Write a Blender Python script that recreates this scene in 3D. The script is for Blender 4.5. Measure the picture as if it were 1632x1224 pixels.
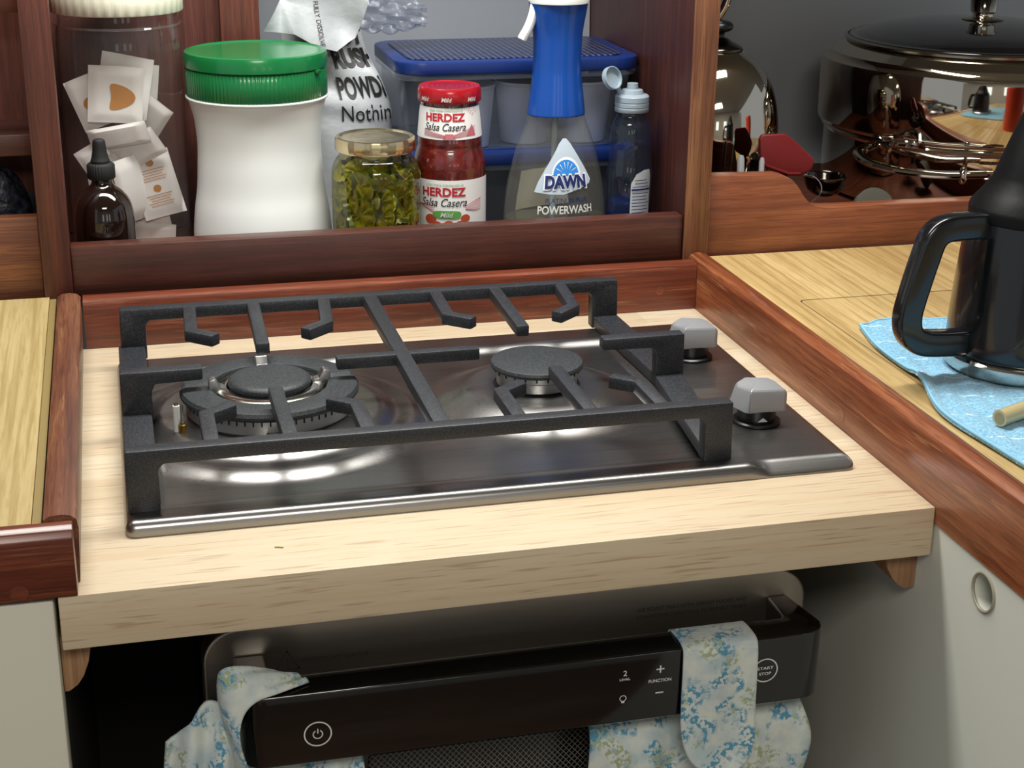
import bpy, bmesh, math, random
from mathutils import Vector, Matrix, Euler
from math import sin, cos, pi, radians, sqrt, atan2
random.seed(7)
S = bpy.context.scene
for o in list(bpy.data.objects): bpy.data.objects.remove(o)
COL = S.collection
# ------------------------------------------------------------------ camera, world, light, exposure
cam = bpy.data.objects.new('camera', bpy.data.cameras.new('camera')); COL.objects.link(cam)
cam.location = (0.0436, -0.9267, 0.4694)
cam.rotation_euler = (radians(69.96), radians(-0.60), radians(-14.20))
cam.data.sensor_width = 36; cam.data.lens = 2495/1632*36; cam.data.clip_start = .02
S.camera = cam
w = bpy.data.worlds.new('cabin_daylight'); S.world = w; w.use_nodes = True
w.node_tree.nodes['Background'].inputs[0].default_value = (.86, .93, 1, 1)
w.node_tree.nodes['Background'].inputs[1].default_value = .48
def area(name, loc, rot, sx, sy, power, col):
    l = bpy.data.lights.new(name, 'AREA'); l.shape = 'RECTANGLE'; l.size = sx; l.size_y = sy; l.energy = power; l.color = col
    o = bpy.data.objects.new(name, l); COL.objects.link(o); o.location = loc; o.rotation_euler = rot; return o
area('ceiling_strip_light', (.30, .36, .955), (0, 0, 0), 1.0, .16, 20.5, (1, .995, .965))
area('saloon_light', (.1, -1.25, .955), (0, 0, 0), .6, .5, 18, (1, .95, .87))  # added fill that brightens the front faces, not a known lamp
S.view_settings.view_transform = 'Standard'; S.view_settings.look = 'None'
S.view_settings.exposure = 0; S.view_settings.gamma = 1
try: S.view_settings.use_curve_mapping = False
except Exception: pass
S.cycles.max_bounces = 14; S.cycles.transparent_max_bounces = 24; S.cycles.caustics_reflective = False; S.cycles.caustics_refractive = False
S.cycles.use_denoising = True; S.cycles.sample_clamp_indirect = 6

# ------------------------------------------------------------------ materials
def lin(c):
    if isinstance(c, str):
        c = [int(c[i:i+2], 16)/255 for i in (0, 2, 4)]
    return tuple((x/12.92 if x <= .04045 else ((x+.055)/1.055)**2.4) for x in c) + (1,)
class NT:
    def __init__(s, name):
        s.m = bpy.data.materials.new(name); s.m.use_nodes = True; s.t = s.m.node_tree
        s.b = s.t.nodes['Principled BSDF']; s.out = s.t.nodes['Material Output']
    def n(s, typ, **k):
        d = s.t.nodes.new(typ)
        for a, v in k.items():
            if hasattr(d, a) and a not in d.inputs: setattr(d, a, v)
            else: d.inputs[a].default_value = v
        return d
    def l(s, a, b): s.t.links.new(a, b)
    def coord(s, scale=(1, 1, 1), rot=(0, 0, 0)):
        c = s.n('ShaderNodeTexCoord'); m = s.n('ShaderNodeMapping'); m.inputs['Scale'].default_value = scale; m.inputs['Rotation'].default_value = rot
        s.l(c.outputs['Object'], m.inputs[0]); return m.outputs[0]
    def noise(s, vec, scale, detail=4, dist=0, rough=.5):
        d = s.n('ShaderNodeTexNoise'); d.inputs['Scale'].default_value = scale; d.inputs['Detail'].default_value = detail
        d.inputs['Distortion'].default_value = dist; d.inputs['Roughness'].default_value = rough; s.l(vec, d.inputs['Vector']); return d.outputs['Fac']
    def ramp(s, fac, stops, interp='LINEAR'):
        d = s.n('ShaderNodeValToRGB'); d.color_ramp.interpolation = interp; e = d.color_ramp.elements
        while len(e) < len(stops): e.new(.5)
        for i, (p, c) in enumerate(stops): e[i].position = p; e[i].color = lin(c) if not isinstance(c, float) else (c, c, c, 1)
        s.l(fac, d.inputs[0]); return d.outputs[0]
    def mix(s, fac, a, b, mode='MIX'):
        d = s.n('ShaderNodeMix', data_type='RGBA', blend_type=mode)
        for v, i in ((fac, 0), (a, 6), (b, 7)):
            if hasattr(v, 'is_linked'): s.l(v, d.inputs[i])
            else: d.inputs[i].default_value = v
        return d.outputs[2]
    def math(s, op, a, b=0):
        d = s.n('ShaderNodeMath', operation=op)
        for v, i in ((a, 0), (b, 1)):
            if hasattr(v, 'is_linked'): s.l(v, d.inputs[i])
            else: d.inputs[i].default_value = v
        return d.outputs[0]
    def bump(s, h, strength=.2, dist=.001):
        d = s.n('ShaderNodeBump'); d.inputs['Strength'].default_value = strength; d.inputs['Distance'].default_value = dist
        s.l(h, d.inputs['Height']); s.l(d.outputs[0], s.b.inputs['Normal'])
    def p(s, **k):
        for a, v in k.items():
            i = s.b.inputs[a.replace('_', ' ')]
            if hasattr(v, 'is_linked'): s.l(v, i)
            else: i.default_value = v
        return s.m
def plain(name, col, rough=.5, metal=0, coat=0, spec=.5, trans=0, bump=0, bscale=800, **k):
    t = NT(name); t.p(Base_Color=lin(col), Roughness=rough, Metallic=metal, Coat_Weight=coat, Specular_IOR_Level=spec, Transmission_Weight=trans, **k)
    if bump: t.bump(t.noise(t.coord(), bscale, 2), bump, .0006)
    return t.m
def axis_scale(ax, along, across):
    return tuple(along if a == ax else across for a in 'xyz')
def wood(name, c_dark, c_mid, c_lite, ax='x', along=4, across=150, rough=.35, coat=.35, wear=None):
    t = NT(name)
    v = t.coord(axis_scale(ax, along, across))
    big = t.noise(v, 1, 5, .35, .62); fine = t.noise(t.coord(axis_scale(ax, along*7, across*6)), 1, 2)
    blotch = t.noise(t.coord(), 7, 3)
    f = t.math('ADD', t.math('MULTIPLY', big, .75), t.math('MULTIPLY', blotch, .35)); f = t.math('SUBTRACT', f, .05)
    c = t.ramp(f, [(.32, c_dark), (.5, c_mid), (.68, c_lite)])
    c = t.mix(t.ramp(fine, [(.38, .6), (.48, 0.0)]), c, lin(c_dark))
    if wear:
        wv = t.noise(t.coord(axis_scale(ax, 9, 170)), 1, 6, .4, .7)
        geo = t.n('ShaderNodeNewGeometry')
        m = t.math('MULTIPLY', t.ramp(wv, [(.56, 0.0), (.68, 1.0)]), .6)
        c = t.mix(m, c, lin(wear))
    t.bump(fine, .12, .0004)
    return t.p(Base_Color=c, Roughness=rough, Coat_Weight=coat, Coat_Roughness=.25)
TEAK_X = wood('teak_along', '452012', '64321f', '7d4429', 'x', rough=.42)
TEAK_Z = wood('teak_upright', '46221a', '613226', '784234', 'z', rough=.5, coat=.15)
TEAK_DK = wood('teak_rail_dark', '34180f', '4b251a', '603224', 'x', rough=.45)
TEAK_RED = wood('teak_rail_red', '4e2112', '6b311d', '834328', 'x', rough=.34, wear='9a6647')
TEAK_Y = wood('teak_rail_front_to_back', '552816', '794124', '975a38', 'y', rough=.33, wear='ac7850')
TEAK_YD = wood('teak_rail_worn', '44241a', '633a27', '80543a', 'y', rough=.42, wear='9c7048')
TEAK_MID = wood('teak_locker_rail', '5e2f1a', '7d452b', '945938', 'x', rough=.42, coat=.2)
def board_mat():
    t = NT('laminated_pale_wood')
    br = t.n('ShaderNodeTexBrick'); br.offset = .37
    t.l(t.coord(), br.inputs['Vector'])
    for k, v in (('Scale', 1), ('Mortar Size', .00025), ('Brick Width', .33), ('Row Height', .046), ('Bias', 0)): br.inputs[k].default_value = v
    br.inputs['Color1'].default_value = (.0, .0, .0, 1); br.inputs['Color2'].default_value = (1, 1, 1, 1); br.inputs['Mortar'].default_value = (.3, .3, .3, 1)
    g = t.noise(t.coord((4, 110, 110)), 1, 5, .9, .6); fine = t.noise(t.coord((18, 420, 420)), 1, 2)
    base = t.mix(br.outputs['Color'], lin('bfae91'), lin('cdbfa5'))
    c = t.mix(t.ramp(g, [(.38, .5), (.55, 0.0)]), base, lin('bca281'))
    c = t.mix(t.ramp(fine, [(.34, .6), (.42, 0.0)]), c, lin('9a8062'))
    t.bump(fine, .06, .0003)
    return t.p(Base_Color=c, Roughness=.48)
BOARD = board_mat()
def laminate(name, a, b, c3, width=.022):
    t = NT(name)
    xyz = t.n('ShaderNodeSeparateXYZ'); t.l(t.coord(), xyz.inputs[0])
    wob = t.math('MULTIPLY', t.noise(t.coord((6, 1.2, 6)), 1, 2), .006)
    cell = t.math('FLOOR', t.math('DIVIDE', t.math('ADD', xyz.outputs[0], wob), width))
    wn = t.n('ShaderNodeTexWhiteNoise', noise_dimensions='1D'); t.l(cell, wn.inputs['W'])
    strip = t.mix(t.math('MULTIPLY', wn.outputs['Value'], .8), lin(a), lin(b))
    g = t.noise(t.coord((210, 4, 210)), 1, 5, .5, .6); fine = t.noise(t.coord((520, 30, 520)), 1, 2)
    c = t.mix(t.ramp(g, [(.36, .75), (.56, 0.0)]), strip, lin(c3))
    c = t.mix(t.ramp(fine, [(.36, .35), (.5, 0.0)]), c, lin(c3))
    return t.p(Base_Color=c, Roughness=.38)
LAM = laminate('wood_pattern_laminate', 'ad9260', 'c9b07c', '8f7040')
LAM_L = laminate('wood_pattern_laminate_pale', '9d8a5c', 'b5a274', '8d7848', .034)
CREAM = plain('cream_paint', 'c9c6b6', .5, bump=.04, bscale=60)
CREAM_R = plain('cream_paint_smooth', 'cfd0c3', .45)
HULL = plain('pale_grey_liner', 'b0b4b8', .6, bump=.1, bscale=30)
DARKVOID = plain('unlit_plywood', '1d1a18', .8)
def steel(name, col, rough, ax=None):
    t = NT(name); t.p(Base_Color=lin(col), Metallic=1, Roughness=rough)
    if ax:
        n = t.noise(t.coord(axis_scale(ax, 8, 1400)), 1, 2)
        r = t.math('ADD', t.math('MULTIPLY', n, .10), rough-.05); t.l(r, t.b.inputs['Roughness'])
    return t.m
PLATE = steel('brushed_plate_steel', '9a9896', .29, 'x')
STEEL = steel('bright_steel', 'c9c6c0', .16)
MIRROR = steel('polished_steel', 'c4bcae', .05)
STEEL_DK = steel('oven_door_steel', '9a9186', .38, 'x')
ALU = steel('cast_aluminium', 'b9bab8', .33)
SATIN = plain('satin_silver', 'a3a5a8', .36, metal=.45)
BRASS = steel('brass', 'b59248', .3)
GOLD = steel('gold_lid_metal', 'e9d8ae', .24)
def iron(name, col, rough):
    t = NT(name); n = t.noise(t.coord(), 900, 3)
    c = t.ramp(n, [(.45, col), (.80, '45484e')])
    t.bump(n, .22, .0004); return t.p(Base_Color=c, Roughness=rough, Specular_IOR_Level=.5)
IRON = iron('cast_iron_enamel', '1c1e22', .45)
CAP = iron('matt_burner_enamel', '1d2223', .55)
BLACK = plain('black_plastic', '0c0c0d', .35)
BLACK_GL = plain('gloss_black', '060607', .08, coat=.5)
JUGBLK = plain('jug_black', '0b0d10', .22, coat=.3)
RUBBER = plain('black_rubber', '121212', .7)
DKSLOT = plain('dark_slot', '070707', .8)
WHITE = plain('white_plastic', 'e6e8e4', .35)
LIDWHITE = plain('ivory_lid', 'd6d4bf', .4)
GREEN = plain('green_plastic', '0b6a35', .28, coat=.3)
BLUELID = plain('navy_blue_plastic', '112a66', .35)
BLUESPRAY = NT('blue_plastic'); BLUESPRAY.p(Base_Color=lin('0c479c'), Roughness=.3, Coat_Weight=.3); BLUESPRAY = BLUESPRAY.m
RED = plain('red_lid', '9c101b', .25, coat=.3)
SILI = plain('red_silicone', '741316', .5)
PAPER = plain('white_paper', 'd9d9d4', .6)
LABEL = plain('label_paper', 'ecebe8', .45)
INKRED = plain('red_ink', 'b5202c', .5); INKBLK = plain('black_ink', '161618', .5); INKGRN = plain('green_ink', '5c9a45', .5)
INKGRY = plain('grey_green_ink', '7c8a78', .5); INKPINK = plain('pink_ink', 'c06a74', .5); INKNAVY = plain('navy_ink', '14235e', .5)
INKORG = plain('orange_ink', 'c58640', .6); PRINT = plain('panel_print', 'c9c9c6', .5); PRINTDK = plain('etched_print', '1c1a18', .6)
INKTOM = plain('tomato_ink', 'b5492e', .5)
SKYBL = plain('bright_blue_ink', '2f86d8', .4)
SALSA = NT('chunky_red_salsa')
_n = SALSA.noise(SALSA.coord(), 90, 4); SALSA.bump(_n, .25, .002)
SALSA = SALSA.p(Base_Color=SALSA.ramp(_n, [(.35, '450f0d'), (.6, '651814'), (.72, '7d2a1a')]), Roughness=.25, Coat_Weight=1.0, Coat_Roughness=.03)
BRINE = NT('olive_brine'); _n = BRINE.noise(BRINE.coord((1, 1, 1.6)), 45, 3)
BRINE = BRINE.p(Base_Color=BRINE.ramp(_n, [(.38, '3a3f12'), (.6, '6b6a1c')]), Roughness=.3)
PICK = NT('pickle_flesh'); _n = PICK.noise(PICK.coord(), 160, 3)
PICK.bump(_n, .3, .001)
PICK = PICK.p(Base_Color=PICK.ramp(_n, [(.35, '8a8a1e'), (.6, 'a8a22a'), (.75, 'c0ba4c')]), Roughness=.25, Coat_Weight=.4)
PSKIN = plain('pickle_skin', '424c16', .3)
def clear(name, tint, gl=.9, rough=.02, haze=0, hazecol='ffffff', ior=1.45):
    t = NT(name); t.t.nodes.remove(t.b)
    tr = t.n('ShaderNodeBsdfTransparent'); tr.inputs[0].default_value = lin(tint)
    g = t.n('ShaderNodeBsdfGlossy'); g.inputs['Roughness'].default_value = rough; g.inputs[0].default_value = (gl, gl, gl, 1)
    lw = t.n('ShaderNodeLayerWeight'); lw.inputs[0].default_value = .5; f0 = ((ior-1)/(ior+1))**2
    fr = t.math('ADD', t.math('MULTIPLY', t.math('POWER', lw.outputs['Facing'], 4), .9), f0+.02)     # thin wall: same from both sides
    m = t.n('ShaderNodeMixShader'); t.l(fr, m.inputs[0]); t.l(tr.outputs[0], m.inputs[1]); t.l(g.outputs[0], m.inputs[2]); o = m.outputs[0]
    if haze:
        d = t.n('ShaderNodeBsdfPrincipled'); d.inputs['Base Color'].default_value = lin(hazecol); d.inputs['Roughness'].default_value = .4
        m2 = t.n('ShaderNodeMixShader'); m2.inputs[0].default_value = haze; t.l(o, m2.inputs[1]); t.l(d.outputs[0], m2.inputs[2]); o = m2.outputs[0]
    t.l(o, t.out.inputs[0]); return t.m
GLASS = clear('clear_glass', 'fdfefd', ior=1.32); JARPL = clear('clear_plastic', 'fefdfc', haze=.02, ior=1.22)
TUB = clear('frosted_tub_plastic', 'f0f4fa', rough=.2, haze=.11, hazecol='b4c2d8', ior=1.18)
SPRAYCL = clear('clear_bottle_plastic', 'fafaf6', haze=.05, hazecol='e0e0d6', ior=1.25)
SOAPCL = clear('blue_tinted_plastic', 'c4d2e6', haze=.03, hazecol='8fa6c6'); SOAPLIQ = plain('navy_dish_liquid', '0d1c46', .2, coat=.5)
SPRAYLIQ = clear('grey_cleaning_liquid', 'c2c4b4', rough=.05, haze=.12, hazecol='8a8b76')
AMBER = plain('dark_amber_glass', '170b07', .06, coat=.6)
FILM = clear('crinkled_film', 'eef0f5', rough=.25, haze=.14, hazecol='9aa0ac', ior=1.25)
CAPCL = clear('translucent_cap', 'b8c8d4', rough=.15, haze=.55, hazecol='b9c9d4')
TUBEM = plain('yellowish_tube', 'b5a67c', .25, coat=.4)
def fabric():
    t = NT('floral_cotton'); v = t.coord()
    warp = t.n('ShaderNodeTexVoronoi'); warp.inputs['Scale'].default_value = 230; t.l(v, warp.inputs['Vector'])
    zone = t.noise(v, 42, 3); zone2 = t.noise(t.coord((1, 1, 1), (.5, .3, .9)), 36, 3); pet = t.noise(v, 330, 2)
    blue = t.math('MULTIPLY', t.ramp(zone, [(.50, 0.0), (.57, 1.0)]), t.ramp(pet, [(.47, 0.0), (.53, 1.0)]))
    grn = t.math('MULTIPLY', t.ramp(zone2, [(.54, 0.0), (.60, 1.0)]), t.ramp(pet, [(.44, .9), (.50, 0.0)]))
    wash = t.ramp(t.noise(v, 60, 3), [(.42, 0.0), (.65, .75)])
    c = t.mix(wash, lin('c5cac2'), lin('9fb2b8'))
    c = t.mix(grn, c, lin('8f9c74')); c = t.mix(blue, c, lin('4b88a2'))
    t.bump(t.noise(v, 1500, 2), .15, .0004)
    return t.p(Base_Color=c, Roughness=.85, Sheen_Weight=.2)
FLORAL = fabric()
def terry():
    t = NT('blue_terry_cloth'); v = t.coord()
    n = t.noise(v, 420, 3)
    xyz = t.n('ShaderNodeSeparateXYZ'); t.l(v, xyz.inputs[0])
    k = t.math('ADD', t.math('MULTIPLY', xyz.outputs[0], .35), xyz.outputs[1])
    ln = t.math('FRACT', t.math('DIVIDE', k, .045)); line = t.ramp(ln, [(.0, 1.0), (.035, 1.0), (.06, 0.0)])
    c = t.ramp(n, [(.3, '5a94b4'), (.6, '84b8d2'), (.8, 'a4cfe2')])
    c = t.mix(t.math('MULTIPLY', line, t.ramp(t.noise(v, 160, 2), [(.45, 0.0), (.55, .8)])), c, lin('d8ecf6'))
    t.bump(n, .9, .002); return t.p(Base_Color=c, Roughness=.9, Sheen_Weight=.3)
TERRY = terry()
def mesh_window():
    t = NT('perforated_window'); xyz = t.n('ShaderNodeSeparateXYZ'); t.l(t.coord(), xyz.inputs[0])
    def stripe(sg):
        k = t.math('ADD', t.math('MULTIPLY', xyz.outputs[0], sg), xyz.outputs[2])
        f = t.math('FRACT', t.math('DIVIDE', k, .0052)); return t.math('LESS_THAN', f, .17)
    f = t.math('MAXIMUM', stripe(1.15), stripe(-1.15))
    return t.p(Base_Color=t.mix(f, lin('060606'), lin('6d6a62')), Roughness=.3)
MESHWIN = mesh_window()
def lidtex():
    t = NT('dimpled_blue_lid'); vo = t.n('ShaderNodeTexVoronoi'); vo.inputs['Scale'].default_value = 150; t.l(t.coord((1, 1, .01)), vo.inputs['Vector'])
    vo.inputs['Randomness'].default_value = .1
    t.bump(vo.outputs['Distance'], .8, .002)
    return t.p(Base_Color=t.ramp(vo.outputs['Distance'], [(.15, '596180'), (.36, '0e1a3a')]), Roughness=.3)
LIDTEX = lidtex()
BAGW = NT('matt_white_pouch'); _n = BAGW.noise(BAGW.coord(), 35, 4); BAGW.bump(_n, .35, .006); BAGW = BAGW.p(Base_Color=lin('a6aaac'), Roughness=.42)

# ------------------------------------------------------------------ mesh builder
def wloc(o):
    v = Vector((0, 0, 0))
    while o is not None: v += o.location; o = o.parent
    return v
class MB:
    def __init__(s): s.v = []; s.f = []; s.m = []
    def add(s, vs, fs, mat=0):
        k = len(s.v); s.v += [tuple(v) for v in vs]
        for f in fs: s.f.append([i+k for i in f]); s.m.append(mat)
        return s
    def bm(s, b, mat=0):
        b.verts.index_update(); return s.add([v.co[:] for v in b.verts], [[v.index for v in f.verts] for f in b.faces], mat)
    def box(s, x0, x1, y0, y1, z0, z1, bev=0, mat=0, seg=2):
        b = bmesh.new(); bmesh.ops.create_cube(b, size=1)
        for v in b.verts: v.co = Vector((x0 if v.co.x < 0 else x1, y0 if v.co.y < 0 else y1, z0 if v.co.z < 0 else z1))
        if bev: bmesh.ops.bevel(b, geom=b.edges[:], offset=bev, segments=seg, affect='EDGES', profile=.5)
        s.bm(b, mat); b.free(); return s
    def prism(s, pts, ax, d0, d1, bev=0, mat=0, seg=2):
        def P(a, c, d): return {'x': (d, a, c), 'y': (a, d, c), 'z': (a, c, d)}[ax]
        b = bmesh.new(); vs = [b.verts.new(P(a, c, d0)) for a, c in pts]; f = b.faces.new(vs)
        r = bmesh.ops.extrude_face_region(b, geom=[f])
        off = Vector(P(0, 0, d1))-Vector(P(0, 0, d0))
        for v in r['geom']:
            if isinstance(v, bmesh.types.BMVert): v.co += off
        bmesh.ops.recalc_face_normals(b, faces=b.faces)
        if bev: bmesh.ops.bevel(b, geom=b.edges[:], offset=bev, segments=seg, affect='EDGES', profile=.5, clamp_overlap=True)
        s.bm(b, mat); b.free(); return s
    def lathe(s, prof, c=(0, 0, 0), n=48, sx=1, sy=1, mat=0, wob=None):
        vs = []; fs = []; k = len(prof)
        for j in range(n):
            a = 2*pi*j/n; q = wob(a) if wob else 1
            for r, z in prof: vs.append((c[0]+r*cos(a)*sx*q, c[1]+r*sin(a)*sy*q, c[2]+z))
        for j in range(n):
            for i in range(k-1):
                a, b2 = j*k+i, ((j+1) % n)*k+i
                if prof[i][0] < 1e-7 and prof[i+1][0] < 1e-7: continue
                if prof[i][0] < 1e-7: fs.append((a, b2+1, a+1))
                elif prof[i+1][0] < 1e-7: fs.append((a, b2, a+1))
                else: fs.append((a, b2, b2+1, a+1))
        return s.add(vs, fs, mat)
    def disc(s, c, r, ax='z', n=32, mat=0, r0=0, sx=1, sy=1):
        vs = []; fs = []
        def P(u, v): return {'z': (c[0]+u, c[1]+v, c[2]), 'y': (c[0]+u, c[1], c[2]+v), 'x': (c[0], c[1]+u, c[2]+v)}[ax]
        for j in range(n):
            a = 2*pi*j/n; vs.append(P(r*cos(a)*sx, r*sin(a)*sy)); vs.append(P(r0*cos(a)*sx, r0*sin(a)*sy))
        for j in range(n): k = (j+1) % n; fs.append((2*j, 2*k, 2*k+1, 2*j+1))
        return s.add(vs, fs, mat)
    def tube(s, path, r, n=12, mat=0, closed=False, sec=None, up=None, cap=True):
        path = [Vector(p) for p in path]; N = len(path); vs = []; fs = []
        rad = r if isinstance(r, (list, tuple)) else [r]*N
        pn = None
        for i, p in enumerate(path):
            a = path[(i-1) % N] if (closed or i > 0) else p; b2 = path[(i+1) % N] if (closed or i < N-1) else p
            t = (b2-a).normalized()
            if up is not None: nn = Vector(up); nn = (nn-t*nn.dot(t)).normalized()
            elif pn is None:
                nn = t.orthogonal().normalized()
            else: nn = (pn-t*pn.dot(t)).normalized()
            pn = nn; bb = t.cross(nn)
            ring = sec if sec else [(cos(2*pi*j/n), sin(2*pi*j/n)) for j in range(n)]
            for u, v in ring: vs.append(p+nn*(u*rad[i])+bb*(v*rad[i]))
        k = len(ring)
        for i in range(N if closed else N-1):
            for j in range(k):
                a = i*k; b2 = ((i+1) % N)*k; fs.append((a+j, a+(j+1) % k, b2+(j+1) % k, b2+j))
        if cap and not closed: fs.append(tuple(range(k))[::-1]); fs.append(tuple((N-1)*k+j for j in range(k)))
        return s.add(vs, fs, mat)
    def grid(s, fn, nu, nv, mat=0, u0=0, u1=1, v0=0, v1=1):
        vs = [fn(u0+(u1-u0)*i/nu, v0+(v1-v0)*j/nv) for i in range(nu+1) for j in range(nv+1)]
        fs = [(i*(nv+1)+j, (i+1)*(nv+1)+j, (i+1)*(nv+1)+j+1, i*(nv+1)+j+1) for i in range(nu) for j in range(nv)]
        return s.add(vs, fs, mat)
    def flat(s, pts, fn, mat=0, step=.003):                      # a filled 2-D outline mapped through fn(x, y)
        b = bmesh.new(); f = b.faces.new([b.verts.new((x, y, 0)) for x, y in pts]); bmesh.ops.triangulate(b, faces=[f]); _cut(b, step)
        s.add([fn(v.co.x, v.co.y) for v in (b.verts.index_update() or b.verts)], [[v.index for v in f.verts] for f in b.faces], mat); b.free(); return s
    def text(s, txt, fn, w=None, h=None, size=.01, mat=0, shear=0, bold=0, x=0, y=0, space=1, step=.003):
        b = text_bm(txt, shear, bold, space); xs = [v.co.x for v in b.verts]; ys = [v.co.y for v in b.verts]
        x0, x1, y0, y1 = min(xs), max(xs), min(ys), max(ys)
        kx = w/(x1-x0) if w else None; ky = h/(y1-y0) if h else None
        if kx is None and ky is None: kx = ky = size
        elif kx is None: kx = ky
        elif ky is None: ky = kx
        for v in b.verts: v.co = Vector(((v.co.x-(x0+x1)/2)*kx+x, (v.co.y-(y0+y1)/2)*ky+y, 0))
        _cut(b, step); b.verts.index_update()
        s.add([fn(v.co.x, v.co.y) for v in b.verts], [[v.index for v in f.verts] for f in b.faces], mat); b.free(); return s
    def xf(s, M):
        s.v = [tuple(M @ Vector(v)) for v in s.v]; return s
    def build(s, name, mats, parent=None, angle=32, solid=0):
        off = wloc(parent) if parent is not None else Vector((0, 0, 0))
        me = bpy.data.meshes.new(name); me.from_pydata([tuple(Vector(v)-off) for v in s.v], [], s.f)
        for m in (mats if isinstance(mats, (list, tuple)) else [mats]): me.materials.append(m)
        me.polygons.foreach_set('material_index', s.m); me.polygons.foreach_set('use_smooth', [True]*len(s.f))
        b = bmesh.new(); b.from_mesh(me); bmesh.ops.remove_doubles(b, verts=b.verts, dist=1e-6); bmesh.ops.recalc_face_normals(b, faces=b.faces); b.to_mesh(me); b.free()
        try: me.set_sharp_from_angle(angle=radians(angle))
        except Exception: pass
        me.update()
        o = bpy.data.objects.new(name, me); COL.objects.link(o)
        if parent is not None: o.parent = parent
        if solid:
            md = o.modifiers.new('thickness', 'SOLIDIFY'); md.thickness = solid; md.offset = 0
        return o
def _cut(b, step):
    xs = [v.co.x for v in b.verts]; x = math.floor(min(xs)/step)*step+step
    while x < max(xs):
        bmesh.ops.bisect_plane(b, geom=b.verts[:]+b.edges[:]+b.faces[:], plane_co=(x, 0, 0), plane_no=(1, 0, 0)); x += step
def text_bm(txt, shear, bold, space):
    cu = bpy.data.curves.new('glyphs', 'FONT'); cu.body = txt; cu.size = 1; cu.shear = shear; cu.offset = bold; cu.space_character = space; cu.resolution_u = 4
    o = bpy.data.objects.new('glyphs', cu); COL.objects.link(o); dg = bpy.context.evaluated_depsgraph_get()
    me = bpy.data.meshes.new_from_object(o.evaluated_get(dg)); b = bmesh.new(); b.from_mesh(me)
    bpy.data.objects.remove(o); bpy.data.curves.remove(cu); bpy.data.meshes.remove(me); return b
def interp(prof, z):                                              # radius of a profile [(r, z)] at height z
    for (r0, z0), (r1, z1) in zip(prof, prof[1:]):
        if min(z0, z1) <= z <= max(z0, z1) and z0 != z1: return r0+(r1-r0)*(z-z0)/(z1-z0)
    return prof[-1][0]
def cyl(c, r, a0, z0, off=.0004, sy=1, sx=1):                      # wraps (x, y) round an upright body; a0 turns left(-)/right(+) from the front
    def fn(x, y):
        z = z0+y; R = (r(z-c[2]) if callable(r) else r); a = a0+x/max(R, .004); R += off
        return (c[0]+R*sin(a)*sx, c[1]-R*cos(a)*sy, z)
    return fn
def smooth(prof, n=6):                                            # rounds a coarse lathe profile (Catmull-Rom)
    P = [Vector((r, z)) for r, z in prof]; out = []
    for i in range(len(P)-1):
        p0, p1, p2, p3 = P[max(i-1, 0)], P[i], P[i+1], P[min(i+2, len(P)-1)]
        for k in range(n):
            t = k/n; q = .5*((2*p1)+(p2-p0)*t+(2*p0-5*p1+4*p2-p3)*t*t+(3*p1-p0-3*p2+p3)*t**3); out.append((max(q.x, 0), q.y))
    out.append((P[-1].x, P[-1].y)); return out
def tag(o, label, cat, group=None, kind=None):
    o['label'] = label; o['category'] = cat
    if group: o['group'] = group
    if kind: o['kind'] = kind
    return o
def thing(name, label, cat, loc, group=None):
    o = bpy.data.objects.new(name, None); COL.objects.link(o); o.location = loc; o.empty_display_size = .02
    return tag(o, label, cat, group)
def struct(o): o['kind'] = 'structure'; return o
def rrect(x0, x1, z0, z1, r, n=6):
    pts = []
    for cx, cz, a0 in ((x1-r, z1-r, 0), (x0+r, z1-r, 90), (x0+r, z0+r, 180), (x1-r, z0+r, 270)):
        for i in range(n+1): a = radians(a0+90*i/n); pts.append((cx+r*cos(a), cz+r*sin(a)))
    return pts
def bez(pts, n=8):
    P = [Vector(p) for p in pts]; out = []
    for i in range(len(P)-1):
        p0, p1, p2, p3 = P[max(i-1, 0)], P[i], P[i+1], P[min(i+2, len(P)-1)]
        for k in range(n):
            t = k/n; out.append(.5*((2*p1)+(p2-p0)*t+(2*p0-5*p1+4*p2-p3)*t*t+(3*p1-p0-3*p2+p3)*t**3))
    out.append(P[-1]); return out
def dup(o, parent=None):
    c = o.copy(); COL.objects.link(c)
    if parent is not None: c.parent = parent
    for ch in list(o.children): dup(ch, c)
    return c

# ------------------------------------------------------------------ the room
struct(MB().box(-1.6, 2.4, -2.6, 1.1, -.95, -.9).build('floor', wood('cabin_sole', '4c3524', '654830', '7d5c40', 'x', rough=.4)))
struct(MB().grid(lambda u, v: (-1.2+3.4*u, 1.0-.05*(1-v)**2, -.9+2.0*v), 4, 16).build('wall_back', HULL))
struct(MB().grid(lambda u, v: (-.25+.845*u, .862+.03*v, .05+.68*v), 4, 10).build('wall_liner', plain('pale_liner', '82868c', .6, bump=.1, bscale=30)))
HEAD = plain('deckhead', '9d978b', .6)
struct(MB().prism([(-2.6, 1.0), (-2.6, .98), (.565, .98), (.565, .74), (1.05, .74), (1.05, 1.0)], 'x', -1.3, .609).build('ceiling', HEAD))  # unseen drop above the shelf, its height shaped to set the shade
struct(MB().prism([(-2.6, 1.0), (-2.6, .98), (.565, .98), (.565, .60), (1.05, .60), (1.05, 1.0)], 'x', .6095, 2.1).build('ceiling', plain('headliner', '9d978b', .6)))  # unseen drop kept lower here, shaped to leave the locker dark
struct(MB().box(-1.6, 2.4, -2.6, -2.55, -.9, .98).build('wall_front', plain('saloon_bulkhead', 'c8c4ba', .6)))
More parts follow.
